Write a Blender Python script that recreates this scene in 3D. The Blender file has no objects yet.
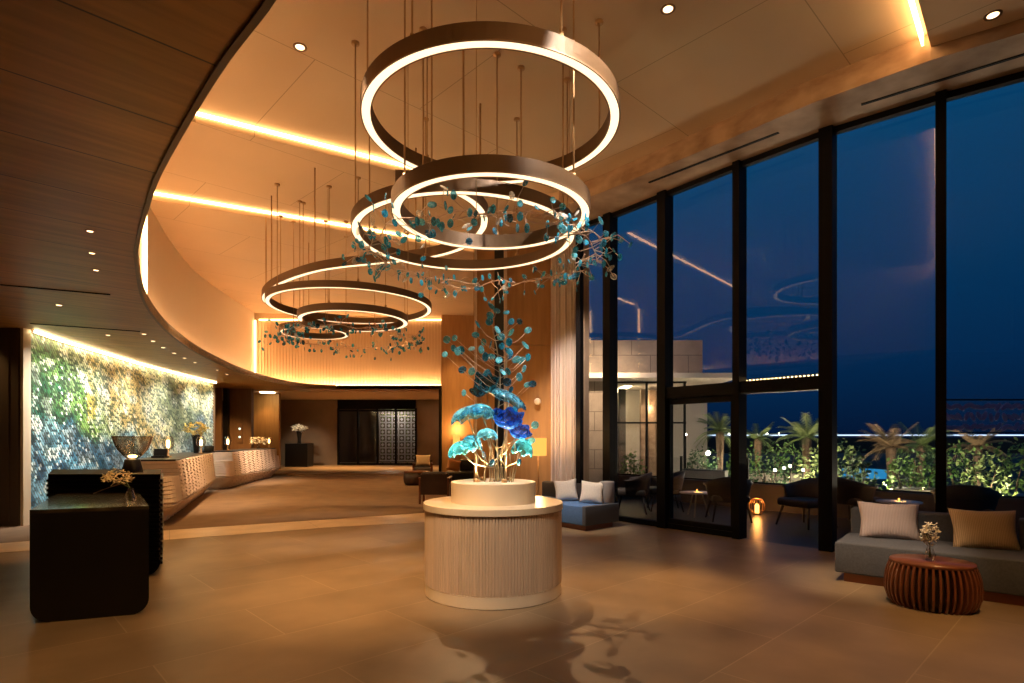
import bpy, bmesh, math, random
from mathutils import Vector, Matrix, noise, geometry
from math import pi, sin, cos, radians, sqrt, atan2
sc = bpy.context.scene
C = sc.collection
R0 = random.Random(7)

# ---------------------------------------------------------------- camera, sky, exposure
EYE = 1.55
F = 570.0
HZ = 438.0
cam_d = bpy.data.cameras.new('camera'); cam = bpy.data.objects.new('camera', cam_d); C.objects.link(cam)
cam.location = (0, 0, EYE); cam.rotation_euler = (pi/2, 0, 0)
cam_d.sensor_width = 36.0; cam_d.lens = 36.0*F/1024.0
cam_d.shift_y = (HZ-341.5)/1024.0
cam_d.clip_start = 0.05; cam_d.clip_end = 800
sc.camera = cam
sc.view_settings.view_transform = 'Standard'; sc.view_settings.look = 'None'
sc.view_settings.exposure = 1.0; sc.view_settings.gamma = 1.0
sc.view_settings.use_curve_mapping = False
sc.cycles.max_bounces = 8; sc.cycles.transparent_max_bounces = 24
sc.cycles.caustics_reflective = False; sc.cycles.caustics_refractive = False
sc.cycles.sample_clamp_indirect = 4.0

world = bpy.data.worlds.new('dusk_sky'); sc.world = world; world.use_nodes = True
nt = world.node_tree; nt.nodes.clear()
out = nt.nodes.new('ShaderNodeOutputWorld'); bg = nt.nodes.new('ShaderNodeBackground')
tc = nt.nodes.new('ShaderNodeTexCoord'); sx = nt.nodes.new('ShaderNodeSeparateXYZ'); rp = nt.nodes.new('ShaderNodeValToRGB')
nt.links.new(tc.outputs['Generated'], sx.inputs[0]); nt.links.new(sx.outputs['Z'], rp.inputs[0])
e = rp.color_ramp.elements
e[0].position = 0.0; e[0].color = (0.0012, 0.008, 0.033, 1)
e[1].position = 0.55; e[1].color = (0.002, 0.062, 0.165, 1)
m_ = rp.color_ramp.elements.new(0.12); m_.color = (0.001, 0.022, 0.075, 1)
nt.links.new(rp.outputs[0], bg.inputs[0]); bg.inputs[1].default_value = 0.55
nt.links.new(bg.outputs[0], out.inputs[0])

WARM = (1.0, 0.54, 0.19)
def spot(name, loc, target, power, size=40, blend=0.5, col=WARM, rad=0.04):
    d = bpy.data.lights.new(name, 'SPOT'); d.energy = power; d.color = col
    d.spot_size = radians(size); d.spot_blend = blend; d.shadow_soft_size = rad
    o = bpy.data.objects.new(name, d); C.objects.link(o); o.location = loc
    o.rotation_euler = (Vector(target)-Vector(loc)).to_track_quat('-Z', 'Y').to_euler()
    return o
def point(name, loc, power, col=WARM, rad=0.05):
    d = bpy.data.lights.new(name, 'POINT'); d.energy = power; d.color = col; d.shadow_soft_size = rad
    o = bpy.data.objects.new(name, d); C.objects.link(o); o.location = loc
    return o
# ceiling spots plus added fill beams: (lamp place, aim, watts, cone, blend, colour)
SPOTS = [
 ((-0.75, 9.3, 5.98), (0.05, 5.85, 1.7), 800, 21, 1.0, (1, .66, .36), .02),
 ((1.9, 4.6, 6.05), (0.0, 5.8, 1.8), 700, 12, .6, (1, .90, .80), .03),
 ((-2.0, 4.9, 6.05), (-0.2, 5.8, 1.6), 800, 13, .6, (1, .84, .66), .03),
 ((1.9, 6.6, 6.05), (1.35, 6.0, 0), 800, 26, 1.0, WARM, .05),
 ((-1.2, 3.4, 6.05), (-1.5, 5.8, 0), 950, 32, 1.0, WARM, .05),
 ((-3.0, 7.4, 6.05), (-2.6, 7.2, 0), 420, 50, 1.0, WARM, .05),
 ((2.2, 4.6, 6.05), (3.75, 6.05, 0.4), 650, 20, 1.0, (1, .76, .52), .05),
 ((3.6, 3.0, 5.9), (3.0, 4.4, 0), 480, 50, 1.0, WARM, .05),  # unseen fill, added to warm the floor at right
 ((-.2, 8.4, 6.0), (1.15, 9.8, .4), 700, 20, 1.0, (1, .84, .68), .05),  # added fill that lifts the white daybed pillows
 ((-.35, 2.7, 6.05), (-.2, 5.2, .55), 650, 17, 1.0, (1, .80, .60), .05),  # extra unseen beam, brightens the pedestal front
 ((1.6, 3.6, 6.0), (0.0, 6.1, 3.5), 700, 34, .8, (1, .93, .85), .03),  # added pale fill so the garland leaves sparkle
 ((-2.9, 12.5, 5.9), (-2.9, 12.5, 0), 380, 60, 1.0, WARM, .05),
 ((-4.6, 15.5, 5.9), (-4.8, 15.8, 0), 450, 70, 1.0, WARM, .05),
 ((-4.0, 19.5, 5.9), (-4.2, 20, 0), 450, 70, 1.0, WARM, .05),
 ((0.2, 10.9, 6.0), (.55, 12.5, 2.6), 600, 60, 1.0, WARM, .05),
 ((.3, 9.8, 6.0), (1.15, 11.8, 2.2), 1000, 34, 1.0, (1, .78, .62), .05),  # unseen spot put in to brighten the curtain
 ((-2.2, 20.6, 5.9), (-2.1, 22.3, 2.5), 250, 60, 1.0, WARM, .05),
 ((-5.15, 9.6, 5.95), (-7.1, 12.8, .6), 1500, 36, 1.0, (1, .72, .45), .05),
 ((-5.6, 16.0, 5.95), (-8.8, 19.8, .7), 1700, 30, 1.0, (1, .74, .50), .05),
]
for i, (l, t, p, s, b, c, r) in enumerate(SPOTS):
    spot('ceiling_spot_or_fill', l, t, p, s, b, c, r)

# ---------------------------------------------------------------- materials
def mat(name, col, rough=.5, metal=0., spec=.5, noise_amt=0., noise_scale=8., stretch=(1, 1, 1), bump=0., trans=0., coat=0., col2=None, sheen=0.):
    m = bpy.data.materials.new(name); m.use_nodes = True
    n = m.node_tree; b = n.nodes['Principled BSDF']
    b.inputs['Base Color'].default_value = (*col, 1); b.inputs['Roughness'].default_value = rough
    b.inputs['Metallic'].default_value = metal; b.inputs['Specular IOR Level'].default_value = spec
    if trans: b.inputs['Transmission Weight'].default_value = trans
    if coat: b.inputs['Coat Weight'].default_value = coat
    if sheen: b.inputs['Sheen Weight'].default_value = sheen
    if noise_amt or bump or col2:
        tc = n.nodes.new('ShaderNodeTexCoord'); mp = n.nodes.new('ShaderNodeMapping'); nz = n.nodes.new('ShaderNodeTexNoise')
        mp.inputs['Scale'].default_value = stretch; nz.inputs['Scale'].default_value = noise_scale; nz.inputs['Detail'].default_value = 5
        n.links.new(tc.outputs['Object'], mp.inputs[0]); n.links.new(mp.outputs[0], nz.inputs['Vector'])
        if noise_amt or col2:
            r = n.nodes.new('ShaderNodeValToRGB'); n.links.new(nz.outputs['Fac'], r.inputs[0])
            c2 = col2 or tuple(c*(1-noise_amt) for c in col)
            r.color_ramp.elements[0].position = .32; r.color_ramp.elements[0].color = (*c2, 1)
            r.color_ramp.elements[1].position = .68; r.color_ramp.elements[1].color = (*col, 1)
            n.links.new(r.outputs[0], b.inputs['Base Color'])
        if bump:
            bp = n.nodes.new('ShaderNodeBump'); bp.inputs['Strength'].default_value = bump; bp.inputs['Distance'].default_value = .01
            n.links.new(nz.outputs['Fac'], bp.inputs['Height']); n.links.new(bp.outputs[0], b.inputs['Normal'])
    return m
def emit(name, col, s):
    m = bpy.data.materials.new(name); m.use_nodes = True; n = m.node_tree; n.nodes.clear()
    o = n.nodes.new('ShaderNodeOutputMaterial'); em = n.nodes.new('ShaderNodeEmission')
    em.inputs[0].default_value = (*col, 1); em.inputs[1].default_value = s; n.links.new(em.outputs[0], o.inputs[0]); return m
def pane_mat(name, tint=(1, 1, 1), refl=1.0, rough=0.0):
    m = bpy.data.materials.new(name); m.use_nodes = True; n = m.node_tree; n.nodes.clear()
    o = n.nodes.new('ShaderNodeOutputMaterial'); t = n.nodes.new('ShaderNodeBsdfTransparent'); g = n.nodes.new('ShaderNodeBsdfGlossy')
    mx = n.nodes.new('ShaderNodeMixShader'); fr = n.nodes.new('ShaderNodeLayerWeight'); mu = n.nodes.new('ShaderNodeMath'); mu.operation = 'MULTIPLY_ADD'
    pw = n.nodes.new('ShaderNodeMath'); pw.operation = 'POWER'; pw.inputs[1].default_value = 4.0; fr.inputs[0].default_value = .5
    mu.inputs[1].default_value = .9*refl; mu.inputs[2].default_value = .05*refl; mu.use_clamp = True
    t.inputs[0].default_value = (*tint, 1); g.inputs['Roughness'].default_value = rough
    n.links.new(fr.outputs['Facing'], pw.inputs[0]); n.links.new(pw.outputs[0], mu.inputs[0]); n.links.new(mu.outputs[0], mx.inputs[0])
    n.links.new(t.outputs[0], mx.inputs[1]); n.links.new(g.outputs[0], mx.inputs[2]); n.links.new(mx.outputs[0], o.inputs[0]); return m
def jewel_mat(name, col, tr=.55, rough=.04, streak=14):
    # coloured art glass: streaked body colour, clearer where seen face on, glossy skin
    m = bpy.data.materials.new(name); m.use_nodes = True; n = m.node_tree; b = n.nodes['Principled BSDF']
    b.inputs['Roughness'].default_value = rough; b.inputs['Specular IOR Level'].default_value = 1.0; b.inputs['Coat Weight'].default_value = 1.0
    tc = n.nodes.new('ShaderNodeTexCoord'); nz = n.nodes.new('ShaderNodeTexNoise'); nz.inputs['Scale'].default_value = streak; nz.inputs['Detail'].default_value = 3; nz.inputs['Distortion'].default_value = 1.5
    n.links.new(tc.outputs['Object'], nz.inputs['Vector'])
    rp = n.nodes.new('ShaderNodeValToRGB'); n.links.new(nz.outputs['Fac'], rp.inputs[0]); E = rp.color_ramp.elements
    E[0].position = .36; E[0].color = (*[c*.35 for c in col], 1); E[1].position = .66; E[1].color = (*[min(1, c*1.6+.12) for c in col], 1)
    e_ = E.new(.5); e_.color = (*col, 1)
    n.links.new(rp.outputs[0], b.inputs['Base Color'])
    bp = n.nodes.new('ShaderNodeBump'); bp.inputs['Strength'].default_value = .6; bp.inputs['Distance'].default_value = .012
    n.links.new(nz.outputs['Fac'], bp.inputs['Height']); n.links.new(bp.outputs[0], b.inputs['Normal'])
    t = n.nodes.new('ShaderNodeBsdfTransparent'); t.inputs[0].default_value = (*[min(1, .45+c*.9) for c in col], 1)
    tl = n.nodes.new('ShaderNodeBsdfTranslucent'); n.links.new(rp.outputs[0], tl.inputs[0])
    m1 = n.nodes.new('ShaderNodeMixShader'); m1.inputs[0].default_value = .25; mx = n.nodes.new('ShaderNodeMixShader')
    lw = n.nodes.new('ShaderNodeLayerWeight'); lw.inputs[0].default_value = .5
    mm = n.nodes.new('ShaderNodeMath'); mm.operation = 'MULTIPLY_ADD'; mm.inputs[1].default_value = -1.15*tr; mm.inputs[2].default_value = tr*1.15
    mm.use_clamp = True; o = n.nodes['Material Output']
    n.links.new(lw.outputs['Facing'], mm.inputs[0]); n.links.new(mm.outputs[0], mx.inputs[0])
    n.links.new(b.outputs[0], m1.inputs[1]); n.links.new(tl.outputs[0], m1.inputs[2])
    n.links.new(m1.outputs[0], mx.inputs[1]); n.links.new(t.outputs[0], mx.inputs[2]); n.links.new(mx.outputs[0], o.inputs[0]); return m
def brick_mat(name, c1, c2, mortar, bw, bh, ms, rot=0., rough=.5, offset=.5, nz_s=2.0, nz_amt=.25, stretch=(1, 1, 1), plane='xy', spec=.5, msmooth=.1, bump=0.):
    m = bpy.data.materials.new(name); m.use_nodes = True; n = m.node_tree; b = n.nodes['Principled BSDF']
    tc = n.nodes.new('ShaderNodeTexCoord'); mp = n.nodes.new('ShaderNodeMapping'); br = n.nodes.new('ShaderNodeTexBrick')
    if plane == 'xz': mp.inputs['Rotation'].default_value = (radians(90), 0, 0)
    elif plane == 'yz': mp.inputs['Rotation'].default_value = (0, radians(90), radians(90))
    else: mp.inputs['Rotation'].default_value = (0, 0, rot)
    br.inputs['Color1'].default_value = (*c1, 1); br.inputs['Color2'].default_value = (*c2, 1); br.inputs['Mortar'].default_value = (*mortar, 1)
    br.inputs['Scale'].default_value = 1.0; br.inputs['Mortar Size'].default_value = ms; br.inputs['Mortar Smooth'].default_value = msmooth
    br.inputs['Brick Width'].default_value = bw; br.inputs['Row Height'].default_value = bh; br.offset = offset
    n.links.new(tc.outputs['Object'], mp.inputs[0]); n.links.new(mp.outputs[0], br.inputs['Vector'])
    mp2 = n.nodes.new('ShaderNodeMapping'); mp2.inputs['Scale'].default_value = stretch
    n.links.new(mp.outputs[0], mp2.inputs[0])
    nz = n.nodes.new('ShaderNodeTexNoise'); nz.inputs['Scale'].default_value = nz_s; nz.inputs['Detail'].default_value = 6
    n.links.new(mp2.outputs[0], nz.inputs['Vector'])
    mr = n.nodes.new('ShaderNodeMapRange'); mr.inputs['From Min'].default_value = .3; mr.inputs['From Max'].default_value = .7
    mr.inputs['To Min'].default_value = 1-nz_amt; mr.inputs['To Max'].default_value = 1+nz_amt*.3
    n.links.new(nz.outputs['Fac'], mr.inputs[0])
    mx = n.nodes.new('ShaderNodeVectorMath'); mx.operation = 'SCALE'
    n.links.new(br.outputs['Color'], mx.inputs[0]); n.links.new(mr.outputs[0], mx.inputs['Scale'])
    n.links.new(mx.outputs[0], b.inputs['Base Color']); b.inputs['Roughness'].default_value = rough; b.inputs['Specular IOR Level'].default_value = spec
    if bump:
        bp = n.nodes.new('ShaderNodeBump'); bp.inputs['Strength'].default_value = bump; bp.inputs['Distance'].default_value = .01
        n.links.new(nz.outputs['Fac'], bp.inputs['Height']); n.links.new(bp.outputs[0], b.inputs['Normal'])
    return m

A45 = radians(-43.5)
M = {}
M['floor'] = brick_mat('stone_floor', (.26, .187, .115), (.215, .153, .093), (.34, .26, .17), 1.8, .9, .005, A45, .40, nz_s=1.6, nz_amt=.28, bump=.03)
M['carpet'] = mat('brown_carpet', (.19, .12, .07), .9, noise_amt=.25, noise_scale=2.5)
M['band'] = brick_mat('pale_stone_band', (.62, .48, .33), (.58, .44, .30), (.4, .3, .2), 2.2, 3., .006, radians(-31), .35)
M['foyer_floor'] = mat('foyer_stone', (.36, .25, .16), .3, noise_amt=.2, noise_scale=1.5)
M['ceil'] = brick_mat('painted_ceiling', (.62, .45, .29), (.60, .435, .28), (.36, .26, .16), 3.0, 2.2, .006, A45, .7, nz_s=.5, nz_amt=.08)
M['wood_ceil'] = brick_mat('wood_ceiling', (.42, .195, .045), (.36, .165, .036), (.05, .025, .01), 9., .80, .007, A45, .42, nz_s=2.2, nz_amt=.35, stretch=(.5, 6, 1))
M['fascia'] = mat('bronze_fascia', (.16, .10, .055), .5)
M['trav'] = mat('travertine', (.46, .31, .20), .55, noise_scale=2.6, col2=(.26, .155, .09), stretch=(1, 1, 2))
M['plaster'] = mat('side_plaster', (.70, .60, .49), .7)
M['slat'] = mat('pale_slats', (.66, .50, .33), .6)
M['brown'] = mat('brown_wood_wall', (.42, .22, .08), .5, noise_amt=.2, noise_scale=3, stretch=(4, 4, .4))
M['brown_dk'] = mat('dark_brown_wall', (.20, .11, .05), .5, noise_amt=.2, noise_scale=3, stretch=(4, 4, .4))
M['taupe'] = mat('taupe_wall', (.28, .20, .14), .7, noise_amt=.2, noise_scale=1.2)
M['panel_dk'] = mat('dark_panel', (.10, .075, .055), .6)
M['black'] = mat('black_lacquer', (.008, .007, .007), .32)
M['black_m'] = mat('black_metal', (.004, .004, .005), .55, spec=.12)
M['blackwood'] = mat('black_wood', (.012, .010, .009), .38, noise_amt=.3, noise_scale=6, stretch=(1, 1, .2), bump=.05)
M['bronze'] = mat('brushed_bronze', (.23, .13, .065), .42, metal=.25, spec=.5)
M['rod'] = mat('bronze_rod', (.42, .24, .10), .4, metal=.3)
M['ringlight'] = emit('ring_diffuser', (1.0, .60, .28), 1.25)
M['ringlight'].node_tree.nodes['Emission'].inputs[0].default_value = (1.0, .66, .36, 1)
M['cove'] = emit('cove_led', (1.0, .56, .22), 7.5)
M['cove_m'] = emit('mural_led', (1.0, .78, .40), 8.0)
M['cove_s'] = emit('slot_led', (1.0, .56, .22), 7.0)
M['cove_b'] = emit('ledge_led', (1.0, .60, .26), 32.0)
M['cove_w'] = emit('wall_wash_led', (1.0, .60, .28), 24.0)
M['down'] = emit('downlight_disc', (1.0, .62, .30), 2.5)
M['pale_wood'] = mat('pale_oak', (.68, .52, .38), .45, noise_amt=.2, noise_scale=4, stretch=(6, 6, .5))
M['cream_top'] = mat('cream_lacquer', (.80, .68, .52), .28, noise_amt=.08, noise_scale=2, stretch=(1, 4, 1))
M['glass'] = pane_mat('window_glass', (.93, .94, .95), .40)
M['clear'] = pane_mat('clear_glass', (.90, .92, .92), 3.5)
M['curtain'] = mat('sheer_curtain', (.80, .72, .66), .8)
M['blue_fab'] = mat('blue_fabric', (.09, .20, .46), .85, noise_amt=.2, noise_scale=60)
M['grey_fab'] = mat('grey_fabric', (.095, .103, .125), .85, noise_amt=.25, noise_scale=60)
M['dkgrey_fab'] = mat('charcoal_fabric', (.06, .055, .06), .85, noise_amt=.25, noise_scale=60)
M['white_fab'] = mat('white_fabric', (.78, .73, .68), .85, noise_amt=.1, noise_scale=40)
M['redwood'] = mat('red_wood', (.21, .070, .030), .28, noise_amt=.3, noise_scale=5, stretch=(1, 5, 1))
M['dkwood'] = mat('dark_wood', (.05, .022, .012), .4, noise_amt=.3, noise_scale=5)
M['plinth'] = mat('wood_plinth', (.28, .10, .05), .5)
M['petal'] = mat('cream_petal', (.85, .72, .45), .6)
M['petal_w'] = mat('white_petal', (.85, .82, .72), .6)
M['petal_y'] = mat('yellow_petal', (.75, .60, .18), .6)
M['stem'] = mat('green_stem', (.12, .16, .06), .6)
M['branch'] = mat('copper_twig', (.60, .42, .30), .4, metal=.5)
M['bstem'] = mat('brass_stem', (.42, .33, .20), .3, metal=.6)
TEAL = [jewel_mat('teal_glass', (.02, .40, .60), .5, .04, 30), jewel_mat('aqua_glass', (.18, .62, .85), .6, .04, 30), jewel_mat('deep_teal_glass', (.01, .17, .30), .45, .04, 30), jewel_mat('clear_amber_glass', (.85, .82, .75), .7, .03, 30)]
BOWLM = dict(aqua=jewel_mat('pale_aqua_glass', (.12, .44, .62), .8), cobalt=jewel_mat('cobalt_glass', (.015, .20, .80), .5), teal=jewel_mat('emerald_glass', (.01, .22, .32), .6), green=jewel_mat('sea_green_glass', (.05, .34, .44), .8))
M['amberglass'] = pane_mat('smoked_glass', (.90, .86, .78), 3.0)
M['bulb'] = emit('bulb', (1, .62, .25), 7)
M['shade'] = emit('lamp_shade_glow', (1, .38, .07), .85)
M['lantern'] = emit('lantern_glow', (1, .36, .06), 4)
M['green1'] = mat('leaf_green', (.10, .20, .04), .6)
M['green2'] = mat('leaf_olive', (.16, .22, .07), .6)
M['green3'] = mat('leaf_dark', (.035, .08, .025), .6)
M['palm_r'] = mat('palm_reddish', (.28, .19, .10), .7)
M['trunk'] = mat('palm_trunk', (.16, .10, .06), .8, noise_amt=.5, noise_scale=14)
M['bldg'] = brick_mat('facade_stone', (.42, .33, .26), (.38, .30, .24), (.18, .14, .11), 1.2, .6, .012, rough=.7, plane='xz')
M['bldg_l'] = mat('canopy_paint', (.60, .52, .44), .6)
M['planter'] = mat('planter_wall', (.34, .30, .25), .7, noise_amt=.2, noise_scale=3)
M['parapet'] = mat('parapet_wall', (.11, .09, .085), .7, noise_amt=.15, noise_scale=2)
M['terrace'] = mat('terrace_deck', (.035, .028, .026), .35, noise_amt=.3, noise_scale=3)
M['ground'] = mat('garden_ground', (.02, .022, .018), .8, noise_amt=.3, noise_scale=1)
M['rattan'] = mat('dark_rattan', (.035, .026, .022), .6)
M['white_l'] = emit('garden_globe', (1, .9, .72), 12)
M['ledline'] = emit('pier_led', (.62, .78, 1.0), .9)
M['pool'] = emit('pool_glow', (.03, .30, .6), .5)

# ---------------------------------------------------------------- mesh helpers
class MB:
    def __init__(s): s.v = []; s.f = []; s.sm = []
    def add(s, vs, fs, smooth=False):
        o = len(s.v); s.v += [tuple(v) for v in vs]; s.f += [tuple(i+o for i in f) for f in fs]; s.sm += [smooth]*len(fs); return s
    def box(s, c, d, rz=0., rx=0., ry=0.):
        x, y, z = d[0]/2, d[1]/2, d[2]/2
        mt = Matrix.Translation(c) @ Matrix.Rotation(rz, 4, 'Z') @ Matrix.Rotation(ry, 4, 'Y') @ Matrix.Rotation(rx, 4, 'X')
        vs = [mt @ Vector(p) for p in ((-x,-y,-z),(x,-y,-z),(x,y,-z),(-x,y,-z),(-x,-y,z),(x,-y,z),(x,y,z),(-x,y,z))]
        return s.add(vs, [(0,3,2,1),(4,5,6,7),(0,1,5,4),(1,2,6,5),(2,3,7,6),(3,0,4,7)])
    def rbox(s, c, d, r=.03, rz=0., seg=3):
        # box with all edges rounded (superquadric-style inset grid)
        bm = bmesh.new(); bmesh.ops.create_cube(bm, size=1)
        bmesh.ops.scale(bm, vec=Vector(d), verts=bm.verts)
        bmesh.ops.bevel(bm, geom=bm.edges[:], offset=r, segments=seg, affect='EDGES', profile=.5)
        bmesh.ops.rotate(bm, cent=(0,0,0), matrix=Matrix.Rotation(rz, 3, 'Z'), verts=bm.verts)
        bmesh.ops.translate(bm, vec=Vector(c), verts=bm.verts)
        bm.verts.index_update(); s.add([v.co.copy() for v in bm.verts], [[v.index for v in f.verts] for f in bm.faces], True); bm.free(); return s
    def prism(s, poly, z0, z1):
        n = len(poly); p3 = [Vector((p[0], p[1], 0)) for p in poly]
        area = sum(poly[i][0]*poly[(i+1) % n][1]-poly[(i+1) % n][0]*poly[i][1] for i in range(n))
        if area < 0: poly = poly[::-1]; p3 = p3[::-1]
        zf0 = z0 if callable(z0) else (lambda x, y: z0); zf1 = z1 if callable(z1) else (lambda x, y: z1)
        tri = geometry.tessellate_polygon([p3])
        vs = [(p[0], p[1], zf0(*p)) for p in poly]+[(p[0], p[1], zf1(*p)) for p in poly]
        fs = [(i, (i+1) % n, n+(i+1) % n, n+i) for i in range(n)]
        for t in tri:
            a, b, c = t
            cr = (p3[b]-p3[a]).cross(p3[c]-p3[a]).z
            if cr < 0: b, c = c, b
            fs.append((n+a, n+b, n+c)); fs.append((c, b, a))
        return s.add(vs, fs)
    def lathe(s, prof, n=32, c=(0,0,0), cap=True, sx=1., sy=1., crisp=False):
        vs = []; fs = []
        for r, z in prof:
            for k in range(n):
                a = 2*pi*k/n; vs.append((c[0]+r*cos(a)*sx, c[1]+r*sin(a)*sy, c[2]+z))
        for j in range(len(prof)-1):
            for k in range(n):
                k2 = (k+1) % n; fs.append((j*n+k, j*n+k2, (j+1)*n+k2, (j+1)*n+k))
        if cap:
            fs.append(tuple(range(n))[::-1]); L = (len(prof)-1)*n; fs.append(tuple(L+k for k in range(n)))
        return s.add(vs, fs, not crisp)
    def tube(s, pts, r, n=6, r1=None):
        pts = [Vector(p) for p in pts]; m = len(pts); vs = []; fs = []
        for i, p in enumerate(pts):
            t = (pts[min(i+1, m-1)]-pts[max(i-1, 0)]).normalized()
            u = t.cross(Vector((0, 0, 1)) if abs(t.z) < .9 else Vector((1, 0, 0))).normalized(); w = t.cross(u)
            rr = r if r1 is None else r+(r1-r)*i/(m-1)
            for k in range(n):
                a = 2*pi*k/n; vs.append(p+(u*cos(a)+w*sin(a))*rr)
        for i in range(m-1):
            for k in range(n):
                k2 = (k+1) % n; fs.append((i*n+k, i*n+k2, (i+1)*n+k2, (i+1)*n+k))
        fs.append(tuple(range(n))[::-1]); fs.append(tuple((m-1)*n+k for k in range(n)))
        return s.add(vs, fs, n > 4)
    def ell(s, c, r, mt=None, nu=8, nv=5):
        vs = [(0, 0, -1)]; fs = []
        for j in range(1, nv):
            t = -pi/2+pi*j/nv
            for k in range(nu): vs.append((cos(t)*cos(2*pi*k/nu), cos(t)*sin(2*pi*k/nu), sin(t)))
        vs.append((0, 0, 1)); L = len(vs)-1
        for k in range(nu):
            k2 = (k+1) % nu; fs.append((0, 1+k2, 1+k)); fs.append((L, L-nu+k, L-nu+k2))
            for j in range(nv-2): a = 1+j*nu; fs.append((a+k, a+k2, a+nu+k2, a+nu+k))
        mt = mt or Matrix.Identity(3)
        return s.add([Vector(c)+mt @ Vector((v[0]*r[0], v[1]*r[1], v[2]*r[2])) for v in vs], fs, True)
    def wallstrip(s, pts, z0, z1, th=0.):
        # vertical wall along a plan polyline; th > 0 gives thickness to the left of travel
        n = len(pts); zf0 = z0 if callable(z0) else (lambda x, y: z0); zf1 = z1 if callable(z1) else (lambda x, y: z1)
        L = offset_path(pts, th)
        return s.prism(list(pts)+L[::-1], z0, z1)
    def ribbon(s, path, w, z0, z1, closed=False, faces='oit'):
        # rectangular section swept on plan path; z0,z1 may be lists
        n = len(path); o = offset_path(path, -w/2, closed); i = offset_path(path, w/2, closed)
        zz0 = z0 if isinstance(z0, list) else [z0]*n; zz1 = z1 if isinstance(z1, list) else [z1]*n
        vs = []
        for k in range(n):
            vs += [(o[k][0], o[k][1], zz0[k]), (o[k][0], o[k][1], zz1[k]), (i[k][0], i[k][1], zz1[k]), (i[k][0], i[k][1], zz0[k])]
        fs = []; m = n if closed else n-1
        for k in range(m):
            a = k*4; b = ((k+1) % n)*4
            fs.append((a, b, b+1, a+1)); fs.append((a+1, b+1, b+2, a+2)); fs.append((a+2, b+2, b+3, a+3)); fs.append((a+3, b+3, b, a))
        if not closed: fs.append((0, 1, 2, 3)); fs.append(((n-1)*4+3, (n-1)*4+2, (n-1)*4+1, (n-1)*4))
        return s.add(vs, fs, False)
    def build(s, name, m, parent=None, loc=None, rz=None, bevel=0, seg=2):
        me = bpy.data.meshes.new(name); me.from_pydata(s.v, [], s.f); me.update()
        for p, q in zip(me.polygons, s.sm): p.use_smooth = q
        me.materials.append(m)
        o = bpy.data.objects.new(name, me); C.objects.link(o)
        if parent: o.parent = parent
        if loc: o.location = loc
        if rz is not None: o.rotation_euler = (0, 0, rz)
        if bevel:
            b = o.modifiers.new('b', 'BEVEL'); b.width = bevel; b.segments = seg; b.limit_method = 'ANGLE'
        return o
def offset_path(pts, d, closed=False):
    n = len(pts); r = []
    for k in range(n):
        if closed: a = pts[(k-1) % n]; b = pts[(k+1) % n]
        else: a = pts[max(k-1, 0)]; b = pts[min(k+1, n-1)]
        t = Vector((b[0]-a[0], b[1]-a[1])); t.normalize(); r.append((pts[k][0]-t.y*d, pts[k][1]+t.x*d))
    return r
def catmull(P, sub=6):
    o = []; n = len(P)
    for i in range(n-1):
        p0 = P[max(i-1, 0)]; p1 = P[i]; p2 = P[i+1]; p3 = P[min(i+2, n-1)]
        for k in range(sub):
            t = k/sub
            o.append(tuple(.5*(2*b+(c-a)*t+(2*a-5*b+4*c-d)*t*t+(-a+3*b-3*c+d)*t**3) for a, b, c, d in zip(p0, p1, p2, p3)))
    o.append(tuple(P[-1])); return o
def thing(name, label, cat, loc=(0, 0, 0), rz=0., group=None):
    o = bpy.data.objects.new(name, None); C.objects.link(o); o.location = loc; o.rotation_euler = (0, 0, rz); o.empty_display_size = .1
    o['label'] = label; o['category'] = cat
    if group: o['group'] = group
    return o
def tag(o, label, cat, group=None, kind=None):
    o['label'] = label; o['category'] = cat
    if group: o['group'] = group
    if kind: o['kind'] = kind
    return o
def struct(o): o['kind'] = 'structure'; return o
def dup(root, loc, rz, label, group=None, mats=None):
    r = root.copy(); C.objects.link(r); r.location = loc; r.rotation_euler = (0, 0, rz); r['label'] = label
    if group: r['group'] = group
    for ch in list(root.children):
        c = ch.copy(); C.objects.link(c); c.parent = r
        for g in list(ch.children):
            d = g.copy(); C.objects.link(d); d.parent = c
    return r
def relight(o, parent):
    pass

# ================================================================ THE SETTING
ZL = 3.48
EDGE = [(2.6, -5), (1.8, -2.5), (.6, 0.2), (-.30, 1.65), (-.98, 2.44), (-1.56, 3.03), (-2.5, 4.09), (-3.06, 4.80), (-3.71, 5.67), (-4.1, 6.25),
        (-5.1, 7.91), (-5.92, 9.6), (-6.5, 11.06), (-7.12, 12.94), (-7.8, 15.7), (-8.12, 17.8), (-8.22, 19.6), (-8.1, 20.9), (-7.7, 21.9), (-6.9, 22.4)]
EDGE = catmull(EDGE, 5)
WALLH = catmull([(-.4, -5), (-.9, -2), (-1.35, 0), (-1.9, 1.6), (-2.9, 3.0), (-4.0, 4.7), (-5.2, 7.0), (-6.2, 9.2), (-7.1, 11.3), (-7.98, 13.4), (-8.98, 16.2), (-9.65, 19.1), (-10.05, 21.2), (-10.35, 22.9)], 4)
FAC = [(1.39, 11.35), (1.87, 10.86), (2.655, 9.89), (3.52, 8.82), (4.36, 7.87), (5.32, 7.07), (6.5, 6.25), (7.9, 5.5), (9.4, 4.9)]
INN = [(.35, 11.0), (1.53, 9.89), (3.04, 8.16), (3.8, 7.24), (4.71, 6.41), (5.55, 5.85), (6.6, 5.2), (7.6, 4.7), (9.4, 4.0)]

# floors
struct(MB().prism([(-16, -5), (9.4, -5), (9.4, 4.9)]+[(x, y) for x, y in FAC[::-1][1:]]+[(1.39, 12.7), (1.39, 23.3), (-16, 23.3)], -.2, 0).build('floor', M['floor']))
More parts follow.
